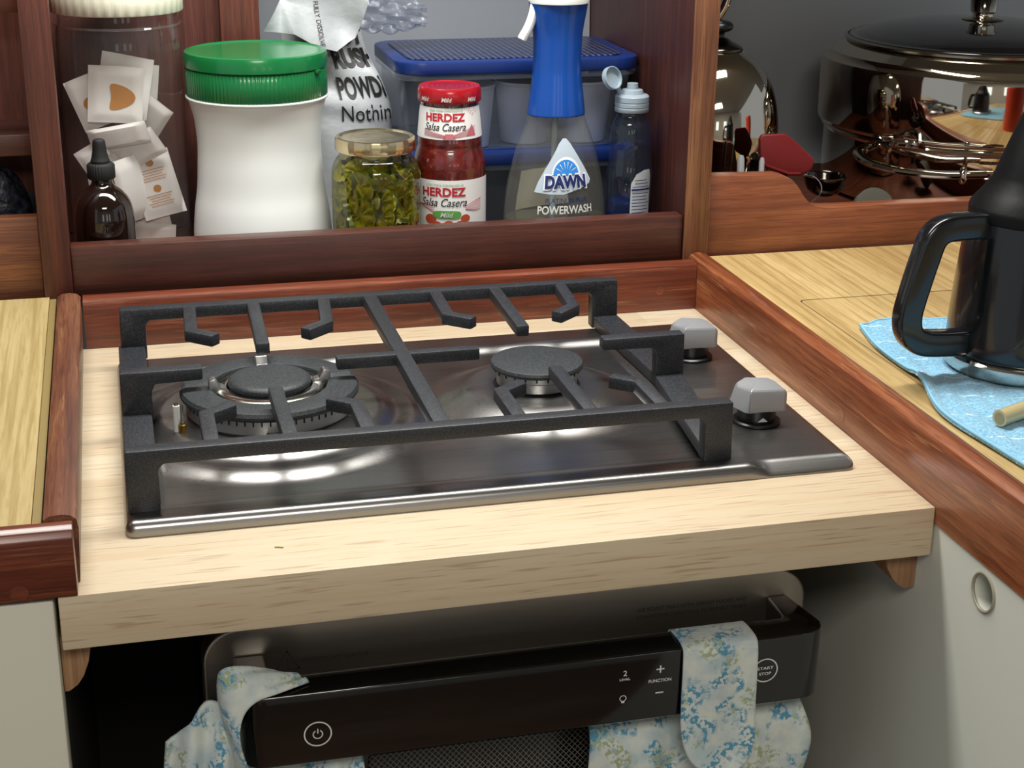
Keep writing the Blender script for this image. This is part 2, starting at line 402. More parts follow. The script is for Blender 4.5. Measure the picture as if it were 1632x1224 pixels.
for wi, wx in enumerate((-.25, .55, 1.15)):  # unseen glowing windows, added for streaks in the pot and front fill
    wn_ = struct(MB().prism(rrect(wx-.17, wx+.17, .10, .52, .05), 'y', -2.549, -2.53, .004).build('window_%d' % (wi+1), plain('window_frame_white', 'd8d8d4', .4)))
    pm = NT('daylit_pane'); pm.p(Base_Color=(.8, .9, 1, 1), Emission_Color=(.85, .94, 1, 1), Emission_Strength=1.6)
    MB().prism(rrect(wx-.145, wx+.145, .125, .495, .035), 'y', -2.5301, -2.526, 0).build('pane', pm.m, wn_)
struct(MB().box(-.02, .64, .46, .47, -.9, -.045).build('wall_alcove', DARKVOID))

# ------------------------------------------------------------------ built-in shelf above the counter
sh = thing('galley_shelf', 'reddish varnished timber galley shelf with rails and uprights behind the cooktop', 'shelf', (.28, .54, .045))
MB().box(-.0305, -.0048, .525, .56, .026, .599, .0012).build('stile', TEAK_Z, sh)
MB().box(-.026, -.012, .5605, .93, .046, .599).build('divider', TEAK_Z, sh)
MB().box(.5958, .6212, .5292, .93, .036, .599, .0010).build('partition', wood('teak_partition', '2c1310', '431f18', '562b20', 'z', rough=.5, coat=.1), sh)
MB().box(.5955, .6215, .525, .5290, .036, .599, .0012).build('edge_strip', wood('teak_edge_strip', '5a3322', '85563a', 'a2734f', 'z', rough=.5, coat=.1), sh)
MB().box(-.0046, .5953, .53, .55, .036, .0885, .0015).build('fiddle_rail', TEAK_DK, sh)
MB().box(-.30, -.0308, .535, .553, .022, .117, .0015).build('fiddle_rail', wood('teak_left_rail', '4a2416', '6b3c22', '84522c', 'x', rough=.5, coat=.1), sh)
cut = [(.622, .034)]+[(.97, .034), (.97, .0885), (.90, .0885)]
cut += [tuple(p) for p in bez([(.765, .089), (.748, .0895), (.737, .0925), (.728, .100), (.719, .1125), (.710, .121), (.697, .1255)], 4)] + [(.622, .1275)]
MB().prism(cut, 'y', .53, .55, .0012).build('fiddle_rail', TEAK_MID, sh)
MB().box(-.30, 1.35, .5505, .93, .030, .0445).build('shelf_board', TEAK_X, sh)
MB().box(-.011, .158, .755, .765, .046, .599).build('back_panel', wood('teak_back', '3d1c14', '562a20', '68382c', 'z', rough=.6, coat=0), sh)
MB().box(.157, .197, .735, .753, .046, .599, .001).build('back_post', TEAK_Z, sh)
MB().box(-.30, -.027, .66, .672, .046, .599).build('back_panel', wood('teak_left_back', '431d13', '5c2b1d', '703826', 'z', rough=.6, coat=0), sh)
MB().box(-.30, -.0308, .56, .575, .298, .32, .001).build('cross_rail', TEAK_X, sh)
MB().box(-.30, -.027, .58, .659, .165, .1850, .001).build('upper_shelf', TEAK_DK, sh)

# ------------------------------------------------------------------ counters
bd = MB().box(-.0135, .6, 0, .497, -.0385, 0, .0012).build('countertop', BOARD)
tag(bd, 'pale laminated wood countertop under the steel cooktop', 'countertop')
br_ = MB().prism([(.4955, .0005), (.518, .0005), (.518, .044), (.5155, .0465), (.511, .0475), (.500, .0475), (.4965, .046), (.4955, .043)], 'x', .0035, .5995).build('back_fiddle', TEAK_RED)
tag(br_, 'reddish timber fiddle rail running along the back of the pale countertop', 'rail')
MB()
for px, pz in ((.561, .021),): MB().disc((px, .4953, pz), .0045, 'y', 20).build('wood_plug', wood('teak_plug', '5d2512', '7a3319', '8a4020', 'x', 20, 200), br_)

lc = thing('left_counter', 'left side counter with pale wood-pattern top, worn timber edging and cream front', 'counter', (-.15, .24, -.9))
MB().box(-.32, -.0265, .020, .5245, .030, .0435).build('laminate_top', LAM_L, lc)
MB().box(-.0262, -.0205, .020, .5245, .030, .0415).build('gap_strip', plain('dark_glue_line', '7d6a3c', .6), lc)
MB().prism([(-.020, .0006), (.0005, .0006), (.0025, .038), (.0015, .0445), (-.002, .0475), (-.008, .0485), (-.015, .048), (-.019, .0455)], 'y', .0187, .5175).build('edge_rail', TEAK_YD, lc)
fr = MB().prism([(-.002, .0006), (.0185, .0006), (.0185, .040), (.016, .0445), (.012, .0470), (.006, .0475), (.001, .0455), (-.002, .041)], 'x', -.32, -.0008, .0008).build('front_rail', wood('teak_front_dark', '42190f', '5e2818', '7a3d26', 'x', rough=.38, wear='8a5a38'), lc)
MB().disc((-.036, -.0022, .0065), .0056, 'y', 24).build('wood_plug', wood('plug_left', '4a2013', '642e1c', '70351f', 'x', 20, 200), fr)
MB().box(-.32, -.0165, .004, .03, -.9, -.004, .002).build('front_panel', CREAM, lc)
MB().box(-.030, -.0168, .03, .46, -.9, -.040).build('side_panel', plain('dark_side_paint', '2a2723', .7), lc)  # near-black colour on the side facing the oven recess

rc = thing('right_counter', 'right side counter with wood-pattern laminate top, timber edging and cream side', 'counter', (.85, .1, -.9))
top = [(.6235, -.6), (1.30, -.6), (1.30, .5245), (.6235, .5245)]
b = bmesh.new()
hx0, hx1, hy0, hy1 = .6495, 1.05, -.22, .362
def ringtop(z, hole):
    return [(x, y, z) for x, y in hole]
hole = rrect(hx0, hx1, hy0, hy1, .006, 4)
m = MB(); n = len(hole)
outer = []
for x, y in hole:                                                 # project each hole point out to the slab's edge
    k = 1e9
    cx, cy = (hx0+hx1)/2, (hy0+hy1)/2; dx, dy = x-cx, y-cy
    for lim, d, c0 in ((1.30, dx, cx), (.6235, dx, cx), (.5245, dy, cy), (-.6, dy, cy)):
        if abs(d) > 1e-9 and (lim-c0)/d > 0: k = min(k, (lim-c0)/d)
    outer.append((cx+dx*k, cy+dy*k))
for cpt in ((1.30, .5245), (.6235, .5245), (.6235, -.6), (1.30, -.6)):
    i = min(range(n), key=lambda q: (outer[q][0]-cpt[0])**2+(outer[q][1]-cpt[1])**2); outer[i] = cpt
m.add([(x, y, .0455) for x, y in hole]+[(x, y, .0455) for x, y in outer]+[(x, y, .030) for x, y in hole],
      [(i, (i+1) % n, n+(i+1) % n, n+i) for i in range(n)]+[(i, 2*n+i, 2*n+(i+1) % n, (i+1) % n) for i in range(n)])
m.build('laminate_top', LAM, rc)
MB().prism([(.600, -.0125), (.622, -.0125), (.622, .044), (.6195, .0485), (.614, .0505), (.607, .0505), (.602, .048), (.600, .043)], 'y', -.6, .5245, ).build('edge_rail', TEAK_Y, rc)
er = [c for c in rc.children if c.name.startswith('edge_rail')][0]
MB().disc((.5998, .159, .011), .0055, 'x', 24).build('wood_plug', wood('plug_right', '6a3218', '7f3d1e', '8f4a26', 'y', 20, 200), er)
# side panel with a finger hole
m = MB(); hc = (-.0715, -.0265+.0); hr = .0135; N = 40; inner = [(hc[0]+hr*cos(2*pi*i/N), hc[1]-.006+hr*sin(2*pi*i/N)) for i in range(N)]
sq = []
for i in range(N):
    a = 2*pi*i/N; k = min(1/max(abs(cos(a)), 1e-6), 1/max(abs(sin(a)), 1e-6)); sq.append((hc[0]+.018*k*cos(a), hc[1]-.006+.018*k*sin(a)))
X = .6015
m.add([(X, y, z) for y, z in inner]+[(X, y, z) for y, z in sq]+[(X+.018, y, z) for y, z in inner],
      [(i, (i+1) % N, N+(i+1) % N, N+i) for i in range(N)]+[(i, 2*N+i, 2*N+(i+1) % N, (i+1) % N) for i in range(N)])
y0, y1, z0, z1 = hc[0]-.018, hc[0]+.018, hc[1]-.024, hc[1]+.012
for a in ((-.6, y0, -.9, -.0125), (y1, .46, -.9, -.0125), (y0, y1, -.9, z0), (y0, y1, z1, -.0125)):
    m.add([(X, a[0], a[2]), (X, a[1], a[2]), (X, a[1], a[3]), (X, a[0], a[3])], [(0, 1, 2, 3)])
sp = m.build('side_panel', CREAM_R, rc)
for f_ in sp.data.polygons: f_.use_smooth = False
MB().disc((X+.0175, hc[0], hc[1]-.006), .0134, 'x', 28, mat=0).build('latch_hole', plain('hole_wood', '4a3a2c', .7), sp)
MB().tube([(X-.0004, hc[0]+.0137*cos(2*pi*i/36), hc[1]-.006+.0137*sin(2*pi*i/36)) for i in range(36)], .0012, 8, closed=True).build('hole_rim', plain('hole_edge', '8d8878', .5), sp)
ht = MB().prism(rrect(hx0+.0014, hx1-.0014, hy0+.0014, hy1-.0014, .0050, 4), 'z', .032, .0455, .0003).build('counter_hatch', LAM)
gp = MB(); ho = rrect(hx0, hx1, hy0, hy1, .006, 4); hi_ = rrect(hx0+.0014, hx1-.0014, hy0+.0014, hy1-.0014, .0050, 4); n_ = len(ho)
gp.add([(x, y, .0449) for x, y in ho]+[(x, y, .0449) for x, y in hi_], [(i, (i+1) % n_, n_+(i+1) % n_, n_+i) for i in range(n_)]); gp.build('hatch_gap', plain('dark_gap', '2a2015', .8), rc)  # dark strip in the hatch seam, the gap's shade put into its colour
ht.data.transform(Matrix.Translation((-.85, -.1, .9))); ht.location = (.85, .1, -.9)
tag(ht, 'flush lift-out hatch with the same wood-pattern laminate as the right counter, under the blue cloth', 'hatch')
CLEAT = wood('bare_cleat', '7d5a40', '94704f', 'a98763', 'z', rough=.7, coat=0)
def cleat(x0, x1, y0, y1, lab):
    prof = [(y0, -.0390), (y1, -.0390), (y1, -.079), (y0+.02, -.079), (y0+.004, -.073), (y0, -.066)]
    pts = [(x0, -.0390), (x1, -.0390)]+[(x0+(x1-x0)*(1-t*t*.75) if x0 < 0.3 else x0+(x1-x0)*t*t*.75, -.0390-.038*t) for t in (.25, .5, .75, 1)]
    if x0 < .3: pts = [(x0, -.0390), (x1, -.0390)]+[(x0+(x1-x0)*sqrt(max(0, 1-t*t*.97)), -.0390-.041*t) for t in (.25, .5, .75, .9, 1)]+[(x0, -.080)]
    else: pts = [(x1, -.0390), (x0, -.0390)]+[(x1-(x1-x0)*sqrt(max(0, 1-t*t*.9)), -.0390-.036*t) for t in (.25, .5, .75, .9, 1)]+[(x1, -.075)]
    tag(MB().prism(pts, 'y', y0, y1, .0008).build('support_cleat', CLEAT), lab, 'cleat', 'cleats under the pale countertop')
cleat(-.0162, .0035, .020, .42, 'bare wood support cleat under the left end of the pale countertop')
cleat(.5745, .6010, .020, .42, 'bare wood support cleat under the right end of the pale countertop')

# ------------------------------------------------------------------ cooktop
def sst(t): t = min(max(t, 0), 1); return t*t*(3-2*t)
CX0, CX1, CY0, CY1 = .0300, .5740, .0765, .4290
WB, SB = (.149, .264), (.371, .264)
def plate_z(x, y):
    r = .007
    dx = min(x-CX0, CX1-x); dy = min(y-CY0, CY1-y)
    d = min(dx, dy) if not (dx < r and dy < r) else r-sqrt((r-dx)**2+(r-dy)**2)
    d = max(d, 0)
    z = .0035+.0075*sqrt(max(0, 1-(1-min(d/.0075, 1))**2))
    k = sst((x-.487)/.018)                                        # bevelled front of the control end
    z = z*(1-k)+k*min(z, .0030+.0080*min(max(y-CY0, 0)/.0125, 1)**.9)
    z -= .0012*k
    # thin gutter behind the front roll
    ms = min(sst((x-.052)/.008), sst((.478-x)/.010), sst((y-.094)/.022), sst((.396-y)/.014))
    z -= .0055*ms
    rw = sqrt((x-WB[0])**2+(y-WB[1])**2); rs = sqrt((x-SB[0])**2+(y-SB[1])**2)
    z += ms*(.0058*sst((.132-rw)/.020)+.0062*sst((.104-rw)/.018))
    z += ms*(.0150*sst((.098-rs)/.045))
    return z
ct = thing('gas_cooktop', 'brushed steel two-burner gas cooktop set on the pale wood countertop', 'cooktop', (.302, .263, 0))
NX, NY = 230, 160
def xs_(u): return CX0+(CX1-CX0)*u
def dens(u):                                                      # denser rows at both rims
    return u
m = MB()
def fr_(n, L):                                                    # non-uniform stations: fine near the edges
    a = [0, .0004, .001, .0018, .0028, .004, .0055, .0075]; mid = n-2*len(a)+1
    return a+[.0075+(L-.015)*i/mid for i in range(1, mid)]+[L-q for q in reversed(a)]
XS = fr_(NX, CX1-CX0); YS = fr_(NY, CY1-CY0)
vs = [(CX0+a, CY0+b2, plate_z(CX0+a, CY0+b2)) for a in XS for b2 in YS]; ny = len(YS)
# round the four plan corners
def rc_(v):
    x, y, z = v; r = .007
    cx = CX0+r if x < CX0+r else (CX1-r if x > CX1-r else x); cy = CY0+r if y < CY0+r else (CY1-r if y > CY1-r else y)
    ddx, ddy = x-cx, y-cy; L = sqrt(ddx*ddx+ddy*ddy)
    if ddx and ddy and L > r: return (cx+ddx*r/L, cy+ddy*r/L, z)
    return v
vs = [rc_(v) for v in vs]
m.add(vs, [(i*ny+j, (i+1)*ny+j, (i+1)*ny+j+1, i*ny+j+1) for i in range(len(XS)-1) for j in range(ny-1)])
loop = [i*ny for i in range(len(XS))]+[(len(XS)-1)*ny+j for j in range(1, ny)]+[i*ny+ny-1 for i in range(len(XS)-2, -1, -1)]+[j for j in range(ny-2, 0, -1)]
lv = [vs[i] for i in loop]; k = len(lv)
m.add(lv+[(x, y, .0004) for x, y, z in lv], [((i+1) % k, i, k+i, k+(i+1) % k) for i in range(k)])
m.build('steel_plate', PLATE, ct, angle=50)
# wok burner
wb = MB().lathe([(0, .0150), (.0560, .0150), (.0640, .0160), (.0670, .0190), (.0670, .0300), (.0640, .0308), (0, .0308)], (*WB, 0), 72).build('burner', ALU, ct)
m = MB()
for i in range(64):
    a = 2*pi*i/64
    q = MB().box(-.0006, .0006, .0660, .0674, .0262, .0300); q.xf(Matrix.Translation((*WB, 0)) @ Matrix.Rotation(a, 4, 'Z')); m.add(q.v, q.f)
m.build('flame_slots', DKSLOT, wb)
def ringwob(a): return 1
ring = [(.0455, .0300), (.0600, .0300), (.0690, .0305), (.0712, .0325), (.0712, .0345), (.0695, .0372), (.066, .0380), (.0490, .0384), (.0465, .0375), (.0455, .0355), (.0455, .0300)]
m = MB(); na = 144; vs = []; fs = []; k = len(ring)
for j in range(na):
    a = 2*pi*j/na
    for r, z in ring:
        g = 0
        for ga in (8, 172):                                       # two radial grooves
            dd = abs((math.degrees(a)-ga+180) % 360-180)
            if dd < 4.5 and z > .0345 and r > .048: g = .0028
        vs.append((WB[0]+r*cos(a), WB[1]+r*sin(a), z-g))
for j in range(na):
    for i in range(k-1):
        a, b2 = j*k+i, ((j+1) % na)*k+i; fs.append((a, b2, b2+1, a+1))
m.add(vs, fs); m.build('outer_flame_ring', CAP, wb)
inn = MB().lathe([(.0300, .029), (.0420, .029), (.0428, .0358), (.0405, .0372), (.0345, .0372), (.0340, .035)], (*WB, 0), 64).build('inner_flame_ring', STEEL, wb)
m = MB()
for i in range(28):
    a = 2*pi*i/28; m.disc((0, 0, 0), .0008, 'y', 10); q = MB().disc((0, -.0430, .0338), .0010, 'y', 10)
    q.xf(Matrix.Translation((*WB, 0)) @ Matrix.Rotation(a, 4, 'Z')); m.v = m.v[:-20]; m.f = m.f[:-10]; m.m = m.m[:-10]; m.add(q.v, q.f)
m.build('flame_holes', DKSLOT, inn)
m = MB()
for a in (93, 183, 273, 3):
    q = MB().prism([(.0350, .0345), (.0485, .0345), (.0485, .0452), (.0445, .0465), (.0430, .0462), (.0395, .0400), (.0350, .0385)], 'y', -.0048, .0048, .0006)
    q.xf(Matrix.Translation((*WB, 0)) @ Matrix.Rotation(radians(a), 4, 'Z')); q.build('flame_guide', ALU, wb)

MB().lathe(smooth([(.0322, .0365), (.0332, .0390), (.0325, .0418), (.0280, .0440), (.016, .0450), (0, .0453)], 5), (*WB, 0), 56).build('burner_cap', CAP, wb)
MB().box(WB[0]-.010, WB[0]+.010, WB[1]-.0915, WB[1]-.062, .0155, .0215, .001).build('gas_inlet', BLACK, wb)
# small burner
sb = MB().lathe([(0, .0215), (.0320, .0215), (.0338, .0225), (.0342, .0300), (.0358, .0312), (.0358, .0355), (0, .0355)], (*SB, 0), 64).build('burner', ALU, ct)
MB().lathe([(0, .019), (.036, .019), (.0365, .0205), (.0300, .0215), (0, .0215)], (*SB, 0), 48).build('burner_seat', DKSLOT, sb)
m = MB()
for i in range(24):
    q = MB().box(-.0007, .0007, .0352, .0362, .0328, .0352); q.xf(Matrix.Translation((*SB, 0)) @ Matrix.Rotation(2*pi*i/24, 4, 'Z')); m.add(q.v, q.f)
m.build('flame_slots', DKSLOT, sb)
MB().lathe([(0, .0356), (.0370, .0356), (.0388, .0368), (.0390, .0385), (.0380, .0405), (.0355, .0413), (0, .0416)], (*SB, 0), 72).build('burner_cap', CAP, sb)
# spark igniter and flame sensor of the wok burner
ig = MB().tube([(.0735, .2265, .0120), (.0735, .2265, .0385)], .0026, 14).build('igniter', WHITE, ct)
MB().tube([(.0735, .2265, .0385), (.0735, .2265, .0400)], .0018, 12).build('igniter_tip', STEEL, ig)
th = MB().lathe([(0, .004), (.0032, .004), (.0032, .0135), (.0022, .0145), (.0022, .0155), (0, .0155)], (.0772, .2235, .010), 8).build('flame_sensor', BRASS, ct)
MB().tube([(.0772, .2235, .0255), (.0772, .2235, .030), (.0772, .2235, .0395)], [.0020, .0014, .0012], 10).build('sensor_tip', STEEL, th)
# knobs
def knob(x, y, rot):
    k = MB().lathe([(0, .0095), (.0185, .0095), (.0195, .0105), (.0195, .0118), (.0180, .0128), (0, .0130)], (x, y, 0), 40).build('control_knob', BLACK, ct)
    MB().lathe([(0, .0125), (.0150, .0125), (.0155, .0160), (.0160, .0228), (0, .0228)], (x, y, 0), 36).build('knob_skirt', BLACK, k)
    m = MB(); b = bmesh.new()
    base = [(-.0215, .006), (-.0160, -.0125), (-.0130, -.0150), (.0170, -.0160), (.0195, -.0140), (.0195, .0100), (.0150, .0165), (-.006, .0180), (-.0185, .0140)]
    lo = [b.verts.new((px, py, 0)) for px, py in base]
    def topz(px): return .0200-.0032*(px/.018)**2
    mid = [b.verts.new((px*(.80 if px < -.014 else .985)+.0004, py*.96, topz(px)-.0020)) for px, py in base]
    hi = [b.verts.new((px*(.74 if px < -.014 else .93)+.0006, py*.88, topz(px*.9))) for px, py in base]
    cen = b.verts.new((0, 0, .0208)); nb = len(base)
    for A, B in ((lo, mid), (mid, hi)):
        for i in range(nb): b.faces.new((A[i], A[(i+1) % nb], B[(i+1) % nb], B[i]))
    for i in range(nb): b.faces.new((hi[i], hi[(i+1) % nb], cen))
    b.faces.new(lo[::-1]); bmesh.ops.recalc_face_normals(b, faces=b.faces)
    bmesh.ops.bevel(b, geom=[e for e in b.edges if e.is_manifold and e.calc_face_angle(0) > .35], offset=.0006, segments=2, affect='EDGES', clamp_overlap=True)
    m.bm(b); b.free(); m.xf(Matrix.Translation((x, y, .0225)) @ Matrix.Rotation(rot, 4, 'Z')); m.build('knob_grip', SATIN, k)
    return k
knob(.5325, .3285, 0)
k = knob(.5285, .1665, 0)
MB().prism([(.5230, .0150), (.5315, .0150), (.5275, .0185)], 'y', .1502, .1507).build('indicator', PRINT, k)

# ------------------------------------------------------------------ cast iron pan support
g = MB(); ZT, ZB = .0565, .0455
def bar(pts, w, z0=ZB+.0004, z1=ZT-.0005, bev=.0013):                         # a mitred flat bar along a plan polyline
    P = [Vector((p[0], p[1])) for p in pts]; L = []; R_ = []
    for i, p in enumerate(P):
        d0 = (P[i]-P[i-1]).normalized() if i else None; d1 = (P[i+1]-P[i]).normalized() if i < len(P)-1 else None
        t = ((d0 or d1)+(d1 or d0)).normalized(); nrm = Vector((-t.y, t.x)); q = w/2/max(.3, nrm.dot(Vector((-(d1 or d0).y, (d1 or d0).x))))
        L.append(p+nrm*q); R_.append(p-nrm*q)
    g.prism([tuple(v) for v in L]+[tuple(v) for v in reversed(R_)], 'z', z0, z1, bev)
GX0, GX1, GYF, GYB, GYM = .0325, .4955, .1010, .4325, .2645
# front bar and back bar with their drops (outline in x-z), the side rails low down
def side_frame(y0, y1, xo0, xo1, f0, f1, w0, w1):
    g.prism([(xo0, .0100), (xo0+w0, .0100), (xo0+w0+.0005, ZB-.004), (xo0+w0+.004, ZB), (xo1-w1-.004, ZB), (xo1-w1-.0005, ZB-.004), (xo1-w1, .0100), (xo1, .0100), (xo1-.001, ZT), (xo0+.001, ZT)], 'y', y0, y1, .0014)
side_frame(GYF-.0065, GYF+.0065, .0325, .4790, 0, 0, .0225, .0225)
side_frame(GYB-.0065, GYB+.0065, .0345, .4945, 0, 0, .0225, .0255)
bar([(.257, GYF), (.257, GYB)], .0125, ZB, ZT-.0002)
bar([(.203, GYM), (.321, GYM)], .0105)
# mid supports rise from the low side rails
g.prism([(.0325, .011), (.0560, .011), (.0565, ZB-.006), (.0595, ZB), (.0965, ZB+.001), (.0965, ZT), (.0330, ZT)], 'y', GYM-.0065, GYM+.0065, .0014)
g.prism([(.5000, .010), (.4750, .010), (.4745, ZB-.006), (.4715, ZB), (.4270, ZB+.001), (.4270, ZT), (.4990, ZT)], 'y', GYM-.0065, GYM+.0065, .0014)
g.box(.0325, .0555, GYF, GYB, .0115, .0220, .0014)
g.prism([(.4560, GYF), (.4795, GYF), (.4990, GYM), (.4945, GYB), (.4700, GYB), (.4740, GYM)], 'z', .0110, .0215, .0014)
for dx in (0, .2220):
    bar([(.0930+dx, GYF), (.0930+dx, .1620), (.1130+dx, .1765)], .0112)
    bar([(.1480+dx, GYF), (.1480+dx, .2060)], .0112)
    bar([(.2035+dx, GYF), (.2035+dx, .1590), (.1850+dx, .1750)], .0112)
    bar([(.0945+dx+.0015, GYB), (.0935+dx, .3610), (.1130+dx, .3430)], .0112)
    bar([(.1520+dx, GYB), (.1490+dx, .3110)], .0112)
    bar([(.2150+dx+.0005, GYB), (.2090+dx, .3620), (.1880+dx, .3430)], .0112)
pg = g.build('pan_support', IRON)
tag(pg, 'black cast iron pan support grate standing over both burners of the cooktop', 'grate')
m = MB(); 
for fx, fy in ((.0445, GYF), (.4675, GYF), (.0455, GYB), (.4820, GYB), (.0445, GYM), (.4880, GYM)):
    f = MB().lathe([(0, .0058), (.0042, .0058), (.0046, .0065), (.0046, .0128), (0, .0128)], (fx, fy, .0), 16).build('rubber_foot', RUBBER, pg)
cr = MB().prism([(.1275, .0405), (.1300, .0400), (.1330, .0387), (.1335, .0390), (.1303, .0407), (.1278, .0411)], 'z', .0002, .0009).build('crumb', plain('green_crumb', 'a39a5a', .7))
tag(cr, 'tiny greenish crumb lying on the pale countertop in front of the cooktop', 'crumb')

# ------------------------------------------------------------------ oven under the countertop
OX0, OX1, OY = .0755, .5320, .060
ov = thing('countertop_oven', 'dark stainless flip-down toaster oven with black control bar under the countertop', 'oven', (.304, .2, -.9))
MB().box(OX0+.004, OX1-.004, OY+.028, .40, -.42, -.0740, .012).build('body', plain('oven_body', '26231f', .5), ov)
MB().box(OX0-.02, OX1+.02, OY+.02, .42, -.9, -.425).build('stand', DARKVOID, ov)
dr = MB().prism(rrect(OX0, OX1, -.42, -.0690, .026, 8), 'y', OY, OY+.024, .0115, seg=5).build('door', STEEL_DK, ov, angle=50)
MB().prism(rrect(OX0+.004, OX1-.004, -.416, -.0730, .023, 8), 'y', OY+.0238, OY+.028, 0).build('door_gasket', BLACK, dr)
pan = lambda x, y: (.3+x, OY-.0004, y)
m = MB()
for i in range(3):
    a = radians(90+120*i); b2 = radians(90+120*(i+1)); A = Vector((cos(a), sin(a)))*.0095; B = Vector((cos(b2), sin(b2)))*.0095; d = (B-A).normalized(); nn = Vector((-d.y, d.x))*.00055
    m.add([(.1345+q.x, OY-.0004, -.1005+q.y) for q in (A-nn-d*.0005, B-nn+d*.0005, B+nn+d*.0005, A+nn-d*.0005)], [(0, 1, 2, 3)])
m.text('!', lambda x, y: (.1345+x, OY-.0004, -.1000+y), h=.0078)
m.build('warning_symbol', PRINTDK, dr); m = MB()
m.text('CAUTION HOT SURFACE', lambda x, y: (.1690+x, OY-.0004, -.1000+y), w=.048, h=.0030)
m.build('warning_text', PRINTDK, dr); m = MB()
m.text('USE ROAST TRAY WITH GREASY FOODS AND', lambda x, y: (.4395+x, OY-.0004, -.0905+y), w=.088, h=.0030)
m.text('CONVECTION FUNCTIONS TO PREVENT SMOKE', lambda x, y: (.4395+x, OY-.0004, -.0965+y), w=.088, h=.0030)
m.build('usage_text', PRINTDK, dr)
MB().prism(rrect(.160, .460, -.40, -.150, .006), 'y', OY-.0020, OY+.0005, .0008).build('door_glass', BLACK_GL, dr)
gl = [c for c in dr.children if c.name.startswith('door_glass')][0]
MB().tube(rrect(.180, .440, -.385, -.1770, .006) and [(x, OY-.0026, z) for x, z in rrect(.180, .440, -.385, -.1770, .006)], .0009, 8, closed=True).build('window_trim', STEEL, dr)
MB().prism(rrect(.190, .430, -.38, -.1845, .004), 'y', OY-.0030, OY-.0019, .0002).build('window_mesh', MESHWIN, dr)
# control bar: a U in plan, front face at y = 0
U = [(.096, .0600), (.096, .016), (.0975, .0095), (.1010, .0042), (.1060, .0010), (.1120, 0), (.506, 0), (.5130, .0010), (.5185, .0042), (.5225, .0095), (.5245, .016), (.5165, .0600), (.5000, .0600), (.5000, .030), (.497, .0265), (.122, .0265), (.1185, .030), (.1185, .0600)]
cb = MB().prism(U, 'z', -.1470, -.0910, .0035, seg=3).build('control_bar', BLACK_GL, ov, angle=40)
face = lambda cx, cz: (lambda x, y: (cx+x, -.0004, cz+y))
def ringp(m, cx, cz, r, t, mat=0): m.disc((cx, -.0004, cz), r, 'y', 40, mat, r-t)
m = MB(); ringp(m, .1475, -.1235, .0097, .0010); 
vs = []
for i in range(25):
    a = radians(120+300*i/24); vs += [(.1475+.0036*cos(a), -.0004, -.1238+.0036*sin(a)), (.1475+.0028*cos(a), -.0004, -.1238+.0028*sin(a))]
m.add(vs, [(2*i, 2*i+2, 2*i+3, 2*i+1) for i in range(24)])
m.add([(.1471, -.0004, -.1232), (.1479, -.0004, -.1232), (.1479, -.0004, -.1194), (.1471, -.0004, -.1194)], [(0, 1, 2, 3)])
m.build('power_button', PRINT, cb)
m = MB().text('2', face(.3675, -.1058), h=.0044, bold=.01).text('LEVEL', face(.3675, -.1108), w=.0080, h=.0018, bold=.02); m.build('level_button', PRINT, cb)
m = MB().text('FUNCTION', face(.3940, -.1150), w=.0172, h=.0026, bold=.02)
for cz, plus in ((-.1058, 1), (-.1250, 0)):
    m.add([(.3940+a*.0030, -.0004, cz+b2*.00055) for a, b2 in ((-1, -1), (1, -1), (1, 1), (-1, 1))], [(0, 1, 2, 3)])
    if plus: m.add([(.3940+a*.00055, -.00045, cz+b2*.0030) for a, b2 in ((-1, -1), (1, -1), (1, 1), (-1, 1))], [(0, 1, 2, 3)])
m.build('function_buttons', PRINT, cb)
m = MB(); ringp(m, .3665, -.1262, .0026, .0006); m.add([(.3665+a, -.00045, -.1262+b2) for a, b2 in ((-.0012, -.0038), (.0012, -.0038), (.0012, -.0022), (-.0012, -.0022))], [(0, 1, 2, 3)])
m.build('light_button', PRINT, cb)
m = MB(); ringp(m, .4755, -.1178, .0098, .0010)
m.text('START', face(.4755, -.1160), w=.0125, h=.0024, bold=.02).text('STOP', face(.4755, -.1205), w=.0095, h=.0024, bold=.02)
m.build('start_button', PRINT, cb)

# ------------------------------------------------------------------ floral towels on the oven bar
def cloth(name, fn, nu, nv, th, parent): return MB().grid(fn, nu, nv).build(name, FLORAL, parent, angle=80, solid=th)
tw = thing('hanging_towel', 'floral kitchen towel hanging by its strap near the right end of the oven bar', 'towel', (.45, -.003, -.23))
arc = [(.034, -.200), (.0335, -.150), (.0325, -.105), (.0290, -.0930), (.0220, -.0903), (.010, -.0896), (.0010, -.0903), (-.0032, -.0950), (-.0042, -.110), (-.0046, -.135), (-.0060, -.160), (-.0080, -.180), (-.0110, -.1915)]
arc = bez([(0, a, b2) for a, b2 in arc], 4)
def strap(u, v):
    i = min(int(v*(len(arc)-1)), len(arc)-2); f = v*(len(arc)-1)-i; p = arc[i].lerp(arc[i+1], f)
    hw = .0285; cx = .4385
    tip = max(0, (v-.80)/.20); half = hw*sqrt(max(.02, 1-(tip**2.2)*.93))
    x = cx+(u-.5)*2*half+.004*tip
    return (x, p.y-.0012*sin(u*9+v*6)*(1 if v > .55 else 0), p.z-.003*(u-.5)*0)
cloth('strap', strap, 28, 60, .0016, tw)
def fold(u, k, ph): return sin(u*k+ph)
def rbody(u, v):
    x0 = .3530-.006*v; x1 = .5150+.010*sst(v*2.2)-.010*sst((v-.35)*1.6)
    x = x0+(x1-x0)*u
    z = -.1420-.012*sst((u-.80)/.2)*(1-v)*0-.12*v-.006*sin(u*3.0)*(1-v)
    y = .040-.016*sst(v*3)+.007*sin(u*16+1.2*sin(v*4))*(.25+.75*v)+.004*sin(u*37+v*3)*v
    return (x, y-.010*sst(v*2)*(1-abs(u-.5)), z)
